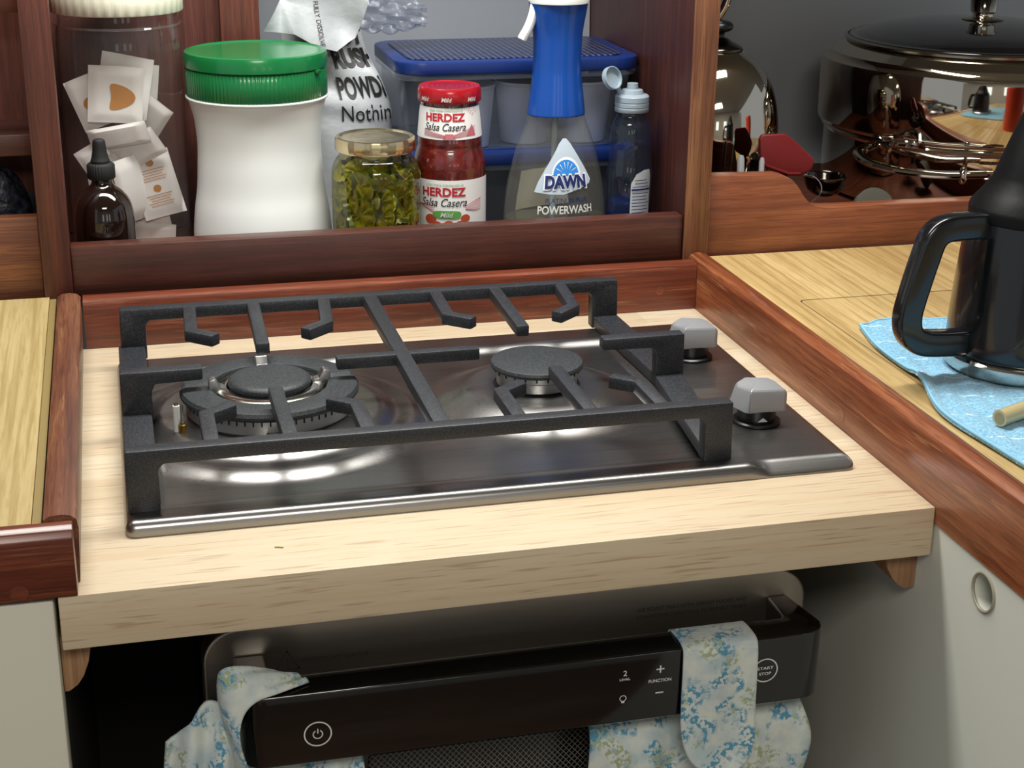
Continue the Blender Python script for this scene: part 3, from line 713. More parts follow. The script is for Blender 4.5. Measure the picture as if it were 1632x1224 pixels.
cloth('towel_body', rbody, 70, 46, .0024, tw)
tl = thing('hanging_towel', 'floral kitchen towel looped round the left end of the oven bar', 'towel', (.1, 0, -.25))
# strap: a wide band that rises behind the bar's left end, crosses over its top and turns down the outside
def lstrap(u, v):
    A = [(.0850, .0500, -.1600), (.0840, .0300, -.1200), (.0830, .0120, -.0830), (.0870, .0060, -.0690), (.1000, .0100, -.0700), (.1170, .0190, -.0790), (.1350, .0265, -.0905)]
    B = [(.1080, .0040, -.1900), (.1010, -.0040, -.1500), (.0950, -.0055, -.1230), (.0970, -.0050, -.1030), (.1060, -.0035, -.0925), (.1220, .0010, -.0898), (.1440, .0120, -.0896)]
    if not hasattr(lstrap, 'c'): lstrap.c = (bez(A, 8), bez(B, 8))
    a, b2 = lstrap.c; t = v*(len(a)-1); i = min(int(t), len(a)-2); p = a[i].lerp(a[i+1], t-i); q = b2[i].lerp(b2[i+1], t-i)
    r = p.lerp(q, u); bul = sin(pi*u)*.004
    return (r.x-bul*(1-v), r.y-bul*.6, r.z+bul*.6+.0012*sin(u*11+v*5))
cloth('strap', lstrap, 20, 50, .0016, tl)
def lbody(u, v):
    x = .0430+.058*u+.010*sin(pi*v)*0-.012*v*(1-u)+.004*(1-v)*(1-u)
    top = -.1280+.026*sst(u*1.8)
    z = top-.13*v
    y = .020+.010*sin(u*14+v*3)*(.4+.6*v)-.012*sst(v*3)*sin(pi*u)
    return (x, y, z)
cloth('towel_body', lbody, 40, 40, .0026, tl)
def lbody2(u, v):
    x = .1000+.0800*u+.002*sin(v*6); z = -.1480-.11*v-.001*sin(u*9)
    y = .026-.010*sst(v*4)+.004*sin(u*15+v*2)
    return (x, y, z)
cloth('towel_fold', lbody2, 40, 30, .0024, tl)

# ------------------------------------------------------------------ things on the shelf
FZ = .0448                                                        # shelf floor
def vessel(prof, c, name, mat, parent, n=64, **k): return MB().lathe(prof, c, n, **k).build(name, mat, parent, angle=40)
# big clear jar of paper sachets
JC = (.0545, .676, FZ); JR = .0600
jar = thing('storage_jar', 'tall clear plastic jar with ivory ribbed lid, holding white paper sachets', 'jar', JC)
vessel([(0, .0012), (.052, .0012), (.0575, .004), (JR, .012), (JR, .205), (.0595, .222), (.0570, .2305), (.0570, .2420)], JC, 'body', JARPL, jar, 72)
MB().tube([(JC[0]+.0600*cos(2*pi*i/60), JC[1]+.0600*sin(2*pi*i/60), JC[2]+.2285) for i in range(60)], .0012, 8, closed=True).build('neck_bead', JARPL, jar)
def lidribs(c, r, z0, z1, n, depth, mat, parent, name='lid', top=True, rr=.002):
    m = MB(); vs = []; fs = []; N = n*4; prof = [(r-.001, z0), (r, z0+.001), (r, z1-rr), (r-rr, z1), (0, z1+.0006)]
    k = len(prof)
    for j in range(N):
        a = 2*pi*j/N; d = depth if j % 4 in (1, 2) else 0
        for i, (q, z) in enumerate(prof): vs.append((c[0]+(q-(d if i in (1, 2) else 0))*cos(a), c[1]+(q-(d if i in (1, 2) else 0))*sin(a), c[2]+z))
    for j in range(N):
        for i in range(k-1): a, b2 = j*k+i, ((j+1) % N)*k+i; fs.append((a, b2, b2+1, a+1))
    m.add(vs, fs); return m.build(name, mat, parent, angle=50)
lidribs(JC, .0632, .2405, .262, 40, .0007, LIDWHITE, jar)
def packet(name, w, h, t, mark, seed):
    rnd = random.Random(seed); m = MB()
    def fn(sg):
        def f(u, v):
            x, y = (u-.5)*w, (v-.5)*h; e = min(sst(min(u, 1-u)/.16), sst(min(v, 1-v)/.16))
            return (x, sg*(t*e+.0003)+.0012*sin(x*90+seed)+.0012*sin(y*70+seed*2), y)
        return f
    m.grid(fn(1), 14, 16); m.grid(fn(-1), 14, 16)
    def fr(x, y):
        p = fn(-1)(x/w+.5, y/h+.5); return (p[0], p[1]-.0004, p[2])
    if mark == 'leaf': m.flat([(.021*cos(a)*(.55+.45*cos(a/1))-.002, .013*sin(a)-.002) for a in [i*2*pi/24 for i in range(24)]], fr, 1)
    elif mark == 'disc':
        m.flat([(.0065*cos(i*pi/12)-.004, .0065*sin(i*pi/12)) for i in range(24)], fr, 1)
    elif mark == 'text':
        for i in range(2):
            m.flat([(.004*cos(q*pi/8), .0225-.026*i+.0035*sin(q*pi/8)) for q in range(16)], fr, 1)
            for q in range(5):
                ln = w*.30*(1-.12*(q % 3)); yy = .0155-.026*i-.0026*q
                if yy < -h*.42: continue
                m.flat([(-ln, yy), (ln, yy), (ln, yy+.0007), (-ln, yy+.0007)], fr, 1)
    return m.build(name, [PAPERW, INKORG])
PAPERW = plain('sachet_paper', 'f0eeea', .55)
pk = [  # x, y, z (centre), yaw, tilt(roll in view plane), lean, w, h, mark, label
 (.0470, .6415, .2080, 0, 5, 4, .052, .056, 'leaf', 'white paper sachet with a large orange leaf print at the top of the sachets'),
 (.0260, .6500, .2010, 4, -20, 6, .040, .054, 'disc', 'white paper sachet with a small round orange mark at upper left of the jar'),
 (.0560, .6550, .2140, -6, 11, 0, .050, .060, '', 'plain white paper sachet standing tallest in the clear jar'),
 (.0640, .6670, .2060, -12, 8, 3, .048, .060, '', 'plain white sachet just behind the tallest one in the clear jar'),
 (.0800, .6600, .1800, -25, 38, 8, .030, .044, '', 'crumpled whitish sachet leaning at right side of the clear jar'),
 (.0470, .6330, .1690, 5, 78, 25, .022, .060, '', 'sachet lying nearly flat across the middle of the clear jar'),
 (.0640, .6350, .1540, 3, 60, 18, .030, .050, '', 'slanting sachet below the middle of the clear jar'),
 (.0800, .6400, .1180, -6, -14, -3, .042, .066, 'text', 'white sachet with lines of orange print at lower right of the jar'),
 (.0560, .6360, .1150, 30, -12, 3, .032, .066, '', 'narrow sachet edge on beside the orange-printed one in the jar'),
 (.0400, .6450, .1200, 10, -6, 8, .050, .062, 'leaf', 'sachet with an orange print partly hidden behind the dropper bottle'),
 (.0330, .6600, .1400, 15, 60, 10, .044, .046, '', 'pale sachet behind the rubber bulb of the dropper bottle'),
 (.0580, .6560, .0800, 0, 82, 20, .030, .070, '', 'sachet lying flat at bottom of the clear jar'),
 (.0580, .6500, .0640, 4, 96, 12, .030, .076, '', 'lowest paper sachet lying on the bottom of the jar'),
]
for i, (x, y, z, yaw, roll, lean, pw, ph, mk, lab) in enumerate(pk):
    o = packet('tea_sachet', pw, ph, .0022, mk, i+1)
    o.rotation_euler = Euler((radians(lean), radians(roll), radians(yaw)), 'XYZ'); o.location = (x, y+.006, z)
    tag(o, lab, 'sachet', 'paper sachets in the clear jar')
# amber dropper bottle
DC = (.0282, .5830, FZ)
dp = thing('dropper_bottle', 'small dark amber glass bottle with black rubber dropper, front left of shelf', 'bottle', DC)
vessel(smooth([(0, .001), (.024, .001), (.0270, .003), (.0282, .010), (.0282, .052), (.0272, .064), (.0245, .0745), (.0180, .0835), (.0120, .0885), (.0098, .092), (.0098, .096)], 5), DC, 'body', AMBER, dp, 48)
lidribs(DC, .0130, .0955, .1105, 30, .0006, RUBBER, dp, 'collar')
vessel(smooth([(.0085, .110), (.0090, .1125), (.0078, .116), (.0066, .1225), (.0060, .129), (.0048, .1325), (0, .1338)], 4), DC, 'rubber_bulb', RUBBER, dp, 24)
# white canister with green lid
CC = (.1830, .640, FZ)
cn = thing('canister', 'large white waisted plastic canister with a green flip lid', 'canister', CC)
cp = smooth([(0, 0), (.062, .0), (.0685, .004), (.0697, .014), (.0690, .030), (.0668, .050), (.0638, .069), (.0622, .090), (.0611, .113), (.0628, .137), (.0660, .152), (.0674, .158), (.0674, .165)], 4)
vessel(cp, CC, 'body', WHITE, cn, 80)
vessel([(.0685, .1595), (.0694, .1590), (.0700, .1605), (.0694, .1618), (.0685, .1618)], CC, 'rim_bead', WHITE, cn, 80)
gl_ = lidribs(CC, .0692, .1615, .1900, 110, .0005, GREEN, cn, 'lid')
m = MB().lathe([(.0694, .1900), (.0700, .1905), (.0700, .2005), (.0688, .2040), (.0655, .2048), (.0640, .2035), (0, .2040)], CC, 80)
m.build('lid_top', GREEN, gl_)
MB().prism([(.045, .0), (.060, -.0), (.0605, .004), (.046, .004)], 'y', -.004, .004, .001).xf(Matrix.Translation((CC[0], CC[1], CC[2]+.186)) @ Matrix.Rotation(radians(-38), 4, 'Z') @ Matrix.Translation((.0115, 0, 0))).build('thumb_tab', GREEN, gl_)
m = MB().prism([(-.0640, .2036), (.062, .2036), (.0600, .2049), (-.062, .2049)], 'y', -.001, .001)
# pickle jar
PC = (.2932, .600, FZ)
pj_ = thing('pickle_jar', 'glass jar of crinkle-cut green pickles with a gold metal lid', 'jar', PC)
pp = smooth([(0, .001), (.036, .001), (.0415, .004), (.0435, .012), (.0440, .040), (.0442, .070), (.0440, .086), (.0425, .094), (.0385, .1015), (.0362, .1045), (.0362, .1120)], 4)
vessel(pp, PC, 'glass', clear('olive_brine_glass', 'dcdab4', ior=1.45), pj_, 64)
vessel(smooth([(0, .004), (.030, .004), (.034, .010), (.0350, .050), (.0345, .080), (.030, .092), (0, .0935)], 4), PC, 'brine', BRINE, pj_, 40)
m = MB().lathe([(.0372, .1095), (.0392, .1095), (.0398, .1105), (.0398, .1195), (.0390, .1225), (.0375, .1232), (.0355, .1222), (.0345, .1215), (.020, .1212), (.018, .1206), (0, .1208)], PC, 96, wob=lambda a: 1+.006*sin(a*30))
m.build('lid', GOLD, pj_)
def pickle(r, t, seed):
    rnd = random.Random(seed); N = 40; m = MB(); vs = []; fs = []
    for sg in (-1, 1):
        for q in (0, .45, .8, .97):
            for j in range(N):
                a = 2*pi*j/N; rr = r*q*(1+.04*sin(3*a+seed)); x, z = rr*cos(a), rr*sin(a)
                vs.append((x, sg*t/2+.0009*sin(x*1400)*(1 if q < .99 else .5), z))
    for s_ in (0, 1):
        for q in range(3):
            for j in range(N):
                b0 = s_*4*N+q*N; fs.append((b0+j, b0+(j+1) % N, b0+N+(j+1) % N, b0+N+j))
    m.add(vs, fs, 0); m.add([vs[3*N+j] for j in range(N)]+[vs[7*N+j] for j in range(N)], [(j, (j+1) % N, N+(j+1) % N, N+j) for j in range(N)], 1)
    return m.build('pickle_slice', [PICK, PSKIN])
protos = [pickle(.0165, .005, 1), pickle(.0145, .0055, 2), pickle(.0180, .005, 3)]
rnd = random.Random(11); first = [True]*3
rows = [(.0135, 7), (.0290, 8), (.0440, 7), (.0590, 8), (.0740, 7), (.0855, 6)]
for ri, (zz, nn) in enumerate(rows):
    for q in range(nn):
        a = radians(-100+200*(q+.5*(ri % 2))/(nn-1))
        if abs(a) > radians(112): continue
        kx = rnd.randrange(3); o = protos[kx] if first[kx] else dup(protos[kx]); first[kx] = False
        R_ = .0345-(.003 if zz > .08 else 0)
        o.location = (PC[0]+R_*sin(a), PC[1]-R_*cos(a), PC[2]+zz+.006+rnd.uniform(-.002, .002))
        o.rotation_euler = Euler((radians(rnd.uniform(-18, 50) if zz < .08 else rnd.uniform(-50, -20)), radians(rnd.uniform(0, 90)), a+radians(rnd.uniform(-12, 12))), 'XYZ')
        if abs(o.rotation_euler.x) > .5: o.location.x -= .003*sin(a); o.location.y += .003*cos(a)
        tag(o, 'crinkle-cut green pickle slice packed inside the gold-lidded glass jar', 'pickle', 'pickle slices in the jar')
# salsa jar
SC = (.3722, .6165, FZ)
sj = thing('salsa_jar', 'glass jar of red salsa with two white printed labels and a red lid', 'jar', SC)
sp_ = smooth([(0, .001), (.031, .001), (.0355, .004), (.0363, .010), (.0366, .078), (.0366, .090), (.0358, .0965), (.0338, .1045), (.0325, .1085), (.0328, .1130), (.0322, .1190), (.0312, .130), (.0300, .1420), (.0290, .1500), (.0288, .153)], 4)
vessel(sp_, SC, 'salsa', SALSA, sj, 64)
MB().lathe([(.0292, .1500), (.0292, .1555)], SC, 48).build('glass_neck', GLASS, sj)
m = MB().lathe([(.0300, .1535), (.0316, .1535), (.0322, .1550), (.0322, .1600), (.0320, .1625), (.0314, .1660), (.0300, .1682), (.0280, .1682), (.0268, .1672), (0, .1672)], SC, 80, mat=0)
FA = radians(-12)
for dx in (-.027, -.003, .024): m.text('Mild', cyl(SC, .0323, FA+dx/.0322, SC[2]+.1580, .0004), h=.0042, mat=1, shear=.2, bold=.02)
for i in range(5): m.disc((SC[0], SC[1], SC[2]+.1676), .026-.005*i, 'z', 40, 2, .0252-.005*i)
m.build('lid', [RED, PRINT, plain('dark_red_relief', '7e0a14', .35)], sj)
R1 = lambda z: interp(sp_, z)
def band(z0, z1, a0, a1, off, m, mat=0):
    def f(u, v):
        z = z0+(z1-z0)*v; a = a0+(a1-a0)*u; r = R1(z)+off; return (SC[0]+r*sin(a), SC[1]-r*cos(a), SC[2]+z)
    m.grid(f, 72, 8, mat)
def inkset(m, zc, k, sgn):
    P = lambda dx, dz, off=.0009: cyl(SC, R1, FA+dx/.031, SC[2]+zc+dz, off)
    m.text('CON TODA CONFIANZA ES', P(-.004*k, .0112*k), w=.034*k, h=.0021*k, mat=2)
    m.text('HERDEZ', P(-.005*k, .0050*k), w=.0410*k, h=.0080*k, mat=1, bold=.035, step=.002)
    m.text('Salsa Casera', P(-.005*k, -.0045*k), w=.0430*k, h=.0075*k, mat=3, shear=.35, bold=.006)
mats = [LABEL, INKRED, INKGRN, INKBLK, INKPINK, INKTOM, PRINT]
m = MB(); band(.1185, .1495, -2.9, 2.9, .0005, m); inkset(m, .1355, 1, 1)
for i in range(6): m.tube([cyl(SC, R1, FA, SC[2]+.1190, .0008)(x, .0008+abs(x)*.14*(1+.28*i)*(.6 if x < 0 else 1)+.0005*i) for x in [-.028+.056*q/24 for q in range(25)] if abs(x) > .004], .00016, 4, 4)
m.flat([(.017, 0), (.029, 0), (.026, .0075), (.0245, .0075), (.0235, .012), (.0225, .0075), (.021, .0075)], cyl(SC, R1, FA, SC[2]+.1215, .0008), 4)
m.flat([(-.007, 0), (.006, 0), (.003, .0055), (-.004, .0055)], cyl(SC, R1, FA, SC[2]+.1190, .0008), 4)
for i in range(5): m.flat([(.019+.0024*i, .010-.0022*(i % 3)), (.0196+.0024*i, .0098-.0022*(i % 3)), (.0214+.0024*i, .0126-.0022*(i % 3)), (.0208+.0024*i, .0128-.0022*(i % 3))], cyl(SC, R1, FA, SC[2]+.1360, .0008), 4)
m.build('neck_label', mats, sj, angle=60)
m = MB(); band(.0140, .0785, -2.9, 2.9, .0005, m); inkset(m, .0610, 1.12, 1)
for i in range(7): m.tube([cyl(SC, R1, FA, SC[2]+.0480, .0008)(x, -.003+.0012*i+.0022*sin(x*150+i*.5)+abs(x)*.12) for x in [-.036+.072*q/30 for q in range(31)] if abs(x) > .015], .00016, 4, 4)
P = cyl(SC, R1, FA, SC[2]+.0425, .0011)
m.flat([(.0145*(abs(cos(a))**.5)*(1 if cos(a) > 0 else -1)-.003, .0040*(abs(sin(a))**.7)*(1 if sin(a) > 0 else -1)+.0012*cos(a)**0) for a in [i*2*pi/40 for i in range(40)]], P, 2)
m.text('Mild', cyl(SC, R1, FA, SC[2]+.0425, .0016), h=.0050, x=-.003, y=.0010, mat=6, shear=.3, bold=.01)
for dx, dz, r in ((-.0200, -.004, .0062), (-.013, -.010, .0050), (.0160, -.003, .0050), (.011, -.010, .0060), (-.001, -.0095, .0055)):
    m.flat([(dx+r*cos(i*pi/10), dz+r*.8*sin(i*pi/10)) for i in range(20)], cyl(SC, R1, FA, SC[2]+.0425, .0008), 5)
m.build('front_label', mats, sj, angle=60)
# blue spray bottle
PZ = (.4800, .6030, FZ)
sb_ = thing('spray_bottle', 'clear spray bottle with blue collar and a white and blue logo label', 'bottle', PZ)
BP = [(0, .001), (.046, .001), (.0525, .005), (.0540, .014), (.0540, .033), (.0525, .050), (.0500, .069), (.0462, .085), (.0415, .103), (.0360, .118), (.0320, .128), (.0295, .137), (.0288, .142)]
bpf = smooth(BP, 4)
vessel(bpf, PZ, 'clear_body', SPRAYCL, sb_, 72, sy=.62)
vessel([(0, .003), (.050, .003), (.0520, .012), (.0520, .033), (0, .0335)], PZ, 'cleaning_liquid', SPRAYLIQ, sb_, 56, sy=.6)
MB().tube([(PZ[0]-.002, PZ[1], PZ[2]+.006), (PZ[0]-.001, PZ[1], PZ[2]+.142)], .0030, 10).build('dip_tube', CAPCL, sb_)
HP = smooth([(.0275, .1375), (.0296, .1380), (.0294, .142), (.0285, .150), (.0272, .160), (.0258, .172), (.0248, .185), (.0247, .205), (.0254, .219), (.0272, .231), (.0290, .241), (.0302, .250)], 4)
hd = vessel(HP, PZ, 'blue_collar', BLUESPRAY, sb_, 56, sy=.82)
vessel(smooth([(.0302, .2485), (.0306, .2495), (.0300, .256), (.026, .262), (0, .266)], 3), (PZ[0]+.0005, PZ[1], PZ[2]), 'spray_head', WHITE, sb_, 48, sy=.9)
MB().tube(bez([(.4560, .600, .2960), (.4530, .5985, .2820), (.4480, .597, .2700), (.4430, .596, .2620), (.4415, .596, .2590)], 6), [.0055+.0*i for i in range(25)], 12, sec=[(.9*cos(a), 1.0*sin(a)) for a in [i*pi/6 for i in range(12)]], up=(1, 0, 0)).build('trigger', WHITE, sb_)
FB = radians(-15)
def wrapE(a0, z0, off):                                            # on the flattened body
    def fn(x, y):
        z = z0+y; R = interp(bpf, z-FZ)+off; a = a0+x/.046
        return (PZ[0]+R*sin(a), PZ[1]-R*.62*cos(a), z)
    return fn
L0 = FZ+.0640
m = MB(); wf = wrapE(FB*0, L0, .0006)
tri = [(x*1.13, y) for x, y in [(-.0245, .0000), (-.0215, .0105), (-.0160, .0230), (-.0080, .0385), (-.0035, .0475), (.0010, .0528), (.0050, .0528), (.0095, .0475), (.0165, .0345), (.0225, .0225), (.0270, .0110), (.0255, .0070), (.0200, .0040), (.0120, .0010), (0, -.0030), (-.012, -.0022)]]
m.flat(tri, wf, 0, .002)
sun = [(.0035+.0130*cos(radians(a)), .0170+.0150*sin(radians(a))) for a in range(0, 181, 10)]
m.flat([(x*1+.0005, y) for x, y in [(.0035+.0150*cos(radians(a)), .0170+.0178*sin(radians(a))) for a in range(0, 181, 10)]], wrapE(0, L0, .0010), 1, .002)
m.flat(sun, wrapE(0, L0, .0014), 2, .002)
for a in (30, 55, 78, 100, 125, 150): m.flat([(.0035+.004*cos(radians(a)), .0175+.004*sin(radians(a))), (.0035+.0115*cos(radians(a-2)), .0170+.013*sin(radians(a-2))), (.0035+.0115*cos(radians(a+2)), .0170+.013*sin(radians(a+2)))], wrapE(0, L0, .0017), 1)
m.text('DAWN', wrapE(0, L0, .0018), w=.0430, h=.0165, x=.0030, y=.0100, mat=1, bold=.07, step=.002)
m.text('DAWN', wrapE(0, L0, .0023), w=.0400, h=.0135, x=.0030, y=.0100, mat=3, bold=.05, step=.002)
m.build('logo_label', [plain('pale_blue_label', 'b9c6d2', .4), plain('white_ink', 'e6ebef', .4), SKYBL, INKNAVY], sb_, angle=60)
m = MB().text('PLATINUM PLUS', wrapE(0, L0, .0010), w=.0400, h=.0050, x=.0040, y=-.0090, mat=0)
m.text('POWERWASH', wrapE(0, L0, .0010), w=.0520, h=.0085, x=.0030, y=-.0185, mat=1, bold=.02, step=.002)
m.text('FREE & CLEAR', wrapE(0, L0, .0010), w=.0420, h=.0055, x=.0060, y=-.0280, mat=0)
m.build('lettering', [INKNAVY, plain('white_print', 'dcdcd6', .4)], sb_, angle=60)
# back label seen through the clear bottle
m = MB()
def backlab(x, y):
    R = interp(bpf, .055+y)-.0012; a = pi+x/.046; return (PZ[0]+R*sin(a), PZ[1]-R*.62*cos(a), FZ+.055+y)
m.flat([(-.022, -.018), (.034, -.022), (.031, .020), (-.018, .022)], backlab, 0, .003); m.build('back_label', plain('back_label_paper', 'd2cdb8', .6), sb_)
# dish liquid bottle
QC = (.5605, .6020, FZ)
qb = thing('dish_soap_bottle', 'narrow clear bottle of dark blue dish liquid with its flip cap open', 'bottle', QC)
QP = smooth([(0, .001), (.020, .001), (.0235, .004), (.0240, .012), (.0240, .060), (.0246, .072), (.0230, .085), (.0216, .100), (.0218, .106), (.0210, .118), (.0190, .127), (.0155, .1335), (.0150, .139)], 4)
vessel(QP, QC, 'clear_body', SOAPCL, qb, 48, sy=.8)
vessel(smooth([(0, .003), (.0205, .003), (.0226, .010), (.0226, .046), (0, .0465)], 3), QC, 'dish_liquid', SOAPLIQ, qb, 40, sy=.78)
cpq = vessel([(.0172, .1380), (.0176, .1385), (.0176, .1420), (.0168, .1428), (.0176, .1436), (.0176, .1470), (.0168, .1478), (.0176, .1486), (.0174, .1535), (.0160, .1550), (.0120, .1560), (.0105, .1600), (.0060, .1610), (.0055, .1665), (0, .1665)], QC, 'cap', CAPCL, qb, 40)
m = MB().tube([(.5480, .603, .2010), (.5440, .601, .2080), (.5400, .599, .2120)], .0026, 8)
m.lathe([(0, 0), (.0100, 0), (.0118, .0010), (.0118, .0060), (.0108, .0062), (.0104, .0020), (0, .0018)], (0, 0, 0), 32)
k = len(m.v)-7*32; M_ = Matrix.Translation((.5345, .598, .2170)) @ Matrix.Rotation(radians(52), 4, 'Y') @ Matrix.Rotation(radians(55), 4, 'X')
m.v = m.v[:k]+[tuple(M_ @ Vector(v)) for v in m.v[k:]]
m.build('flip_lid', CAPCL, cpq)
m = MB()
def ql(x, y): a = radians(18)+x/.024; R = interp(QP, .044+y)+.0005; return (QC[0]+R*sin(a), QC[1]-R*.8*cos(a), FZ+.050+y)
m.flat([(-.0125, -.042), (.0125, -.042), (.0125, .022), (.0095, .030), (.002, .030), (-.0065, .026), (-.0118, .016)], ql, 0, .002)
def ql2(x, y): p = ql(x, y); return (p[0], p[1]-.0006, p[2])
for i in range(16):
    yy = .019-.0034*i; wd = .0105 if i not in (3, 12) else .0112; th_ = .0008 if i not in (3, 12) else .0018
    m.flat([(-wd*(.75 if i < 2 else 1), yy), (wd*(.6+.4*((i*7) % 5)/5 if th_ < .001 else 1), yy), (wd*(.6+.4*((i*7) % 5)/5 if th_ < .001 else 1), yy+th_), (-wd*(.75 if i < 2 else 1), yy+th_)], ql2, 1, .002)
m.build('back_label', [plain('pale_label', 'c3c8cc', .45), INKNAVY], qb, angle=60)
# stacked tubs with blue lids
def tub(z0, z1, lab, y0=.668, tex=True):
    x0, x1, y1 = .330, .5935, .842
    t = thing('storage_tub', lab, 'food container', ((x0+x1)/2, (y0+y1)/2, z0), 'blue-lidded tubs stacked at the back of the shelf')
    m = MB()
    def loop(ins, z, r=.028): return [(x, y, z) for x, y in rrect(x0+ins, x1-ins, y0+ins, y1-ins, r-ins*.3, 6)]
    Ls = [loop(.018, z0+.0005), loop(.014, z0+.004), loop(.006, z1-.020), loop(.0055, z1-.016), loop(.0005, z1-.015), loop(0, z1-.008)]
    n = len(Ls[0]); vs = [p for L in Ls for p in L]
    m.add(vs, [(i*n+j, i*n+(j+1) % n, (i+1)*n+(j+1) % n, (i+1)*n+j) for i in range(len(Ls)-1) for j in range(n)]+[tuple(range(n))])
    m.build('tub_body', TUB, t)
    l = MB().prism(rrect(x0-.0005, x1+.0012, y0-.0012, y1+.001, .029, 6), 'z', z1-.0095, z1+.004, .002).build('lid', BLUELID, t)
    if tex: MB().prism(rrect(x0+.014, x1-.014, y0+.014, y1-.014, .020, 6), 'z', z1+.004, z1+.0052, .0006).build('lid_panel', LIDTEX, l)
    return t
tub(FZ, .1270, 'lower frosted plastic tub with a dark blue lid behind the salsa jar', tex=False)
tub(.1312, .2235, 'upper frosted plastic tub with a dimpled dark blue lid, holding white cups')
def cup(x, y, lab, h=.066, r=.034):
    c = thing('white_cup', lab, 'cup', (x, y, .1325), 'white cups in the upper tub')
    vessel([(0, 0), (r*.78, 0), (r*.80, .001), (r*.97, h-.004), (r, h-.003), (r, h), (r*.96, h), (r*.95, h-.003), (r*.76, .002), (0, .002)], (x, y, .1325), 'cup_wall', plain('white_cup_plastic', 'dcdfe6', .4), c, 40)
cup(.4080, .712, 'white cup in the upper tub, leftmost of the three, just above the salsa lid')
cup(.4800, .726, 'white cup in the upper tub, partly hidden by the blue spray collar')
cup(.5420, .722, 'white cup in the upper tub, nearest the dish liquid bottle')
# printed pouch, folded over at the top
bg = thing('powder_pouch', 'white pouch with bold black lettering, its top folded over, behind the green lid', 'pouch', (.275, .735, FZ))
def pouch(sg):
    def f(u, v):
        z = FZ+.215*v; hw = .0600*(1-.30*sst((v-.52)/.45)); cx = .2740-.012*sst((v-.6)/.4)
        x = cx+(u-.5)*2*hw
        t = .026*(1-.75*v)*sqrt(max(0, 1-(2*u-1)**2))+.0008
        cr = .0022*sin(v*34+u*5)*sst((v-.45)/.2)+.0010*sin(u*17+v*9)
        return (x, .735+sg*t+cr+.015*sst((v-.6)/.4), z)
    return f
m = MB(); m.grid(pouch(-1), 36, 44); m.grid(pouch(1), 20, 20)
def pf(x, y):
    u = (x+.060)/.120; v = (y)/.215; p = pouch(-1)(min(max(u, 0.01), .985), min(max(v, 0), 1)); return (p[0], p[1]-.0009, p[2])
m.text('POWDER', lambda x, y: pf(x+.0390, y+.1500), w=.072, h=.0230, mat=1, bold=.03, step=.002)
m.text('Nothing', lambda x, y: pf(x+.0360, y+.1210), w=.064, h=.0220, mat=1, step=.002)
m.text('RUSH', lambda x, y: pf(x+.036, y+.1800), w=.060, h=.020, mat=1, bold=.05, step=.002)
m.text('UST', lambda x, y: pf(x+.034, y+.2020), w=.050, h=.017, mat=1, bold=.05, step=.002)
m.build('printed_front', [BAGW, INKBLK], bg, angle=60)
FL = [(-.060, .000), (-.043, .030), (-.026, .070), (.034, .070), (.040, .030), (.034, .008), (.028, -.008), (.008, -.0205), (-.012, -.014), (-.032, -.002)]
def flap(x, y): return (.2640+x*1.08, .712+.012*(y/.07)+.006*sin(x*95)+.005*sin(y*90+x*60), .2560+y)
m = MB(); m.flat(FL, flap, 0, .003); m.flat(FL, lambda x, y: (flap(x, y)[0], flap(x, y)[1]+.0035, flap(x, y)[2]), 0, .003)
def vert(x, y): q = flap(-.008+.9*y+.10*x, .008-x); return (q[0], q[1]-.001, q[2])
m.text('FULLY DISSOLVE', vert, w=.044, h=.0055, mat=1)
m.build('folded_top', [BAGW, INKBLK], bg, angle=60)
# crinkled clear film bag lying over the tub
def film(u, v):
    a = 2*pi*u; r = .022+.004*sin(a*5+v*9)+.003*sin(a*9-v*14); r *= (1-.35*sst((v-.6)/.4))
    return (.298+.080*v, .770+r*cos(a), .268-.004*v+r*.8*sin(a))
fb = MB().grid(film, 48, 24).build('film_bag', FILM); tag(fb, 'crinkled see-through film bag wedged above the tub lid, behind the pouch', 'bag')
# left locker
def dark(u, v):
    a = 2*pi*u; b2 = pi*v; return (-.0800+.040*sin(b2)*cos(a)*(1+.08*sin(a*5)), .600+.020*sin(b2)*sin(a), .045+.110*(.5-.5*cos(b2))**.8+.003*sin(a*7+b2*5)*sin(b2))
dbm = NT('dark_navy_bag'); _n = dbm.noise(dbm.coord(), 120, 3); dbm.bump(_n, .6, .004); dbm = dbm.p(Base_Color=dbm.ramp(_n, [(.45, '10131c'), (.75, '3a404e')]), Roughness=.4)
tag(MB().grid(dark, 40, 30).build('dark_bag', dbm), 'dark navy crinkled bag in the left locker beside the upright', 'bag')
vv = thing('grey_cup', 'dull grey cup in the left locker between dark bag and upright', 'cup', (-.0500, .635, FZ))
vessel([(0, 0), (.014, 0), (.0175, .070), (.0165, .070), (.013, .003), (0, .003)], (-.0500, .635, FZ), 'cup_wall', plain('grey_cup_plastic', '4a4b50', .5), vv, 32)

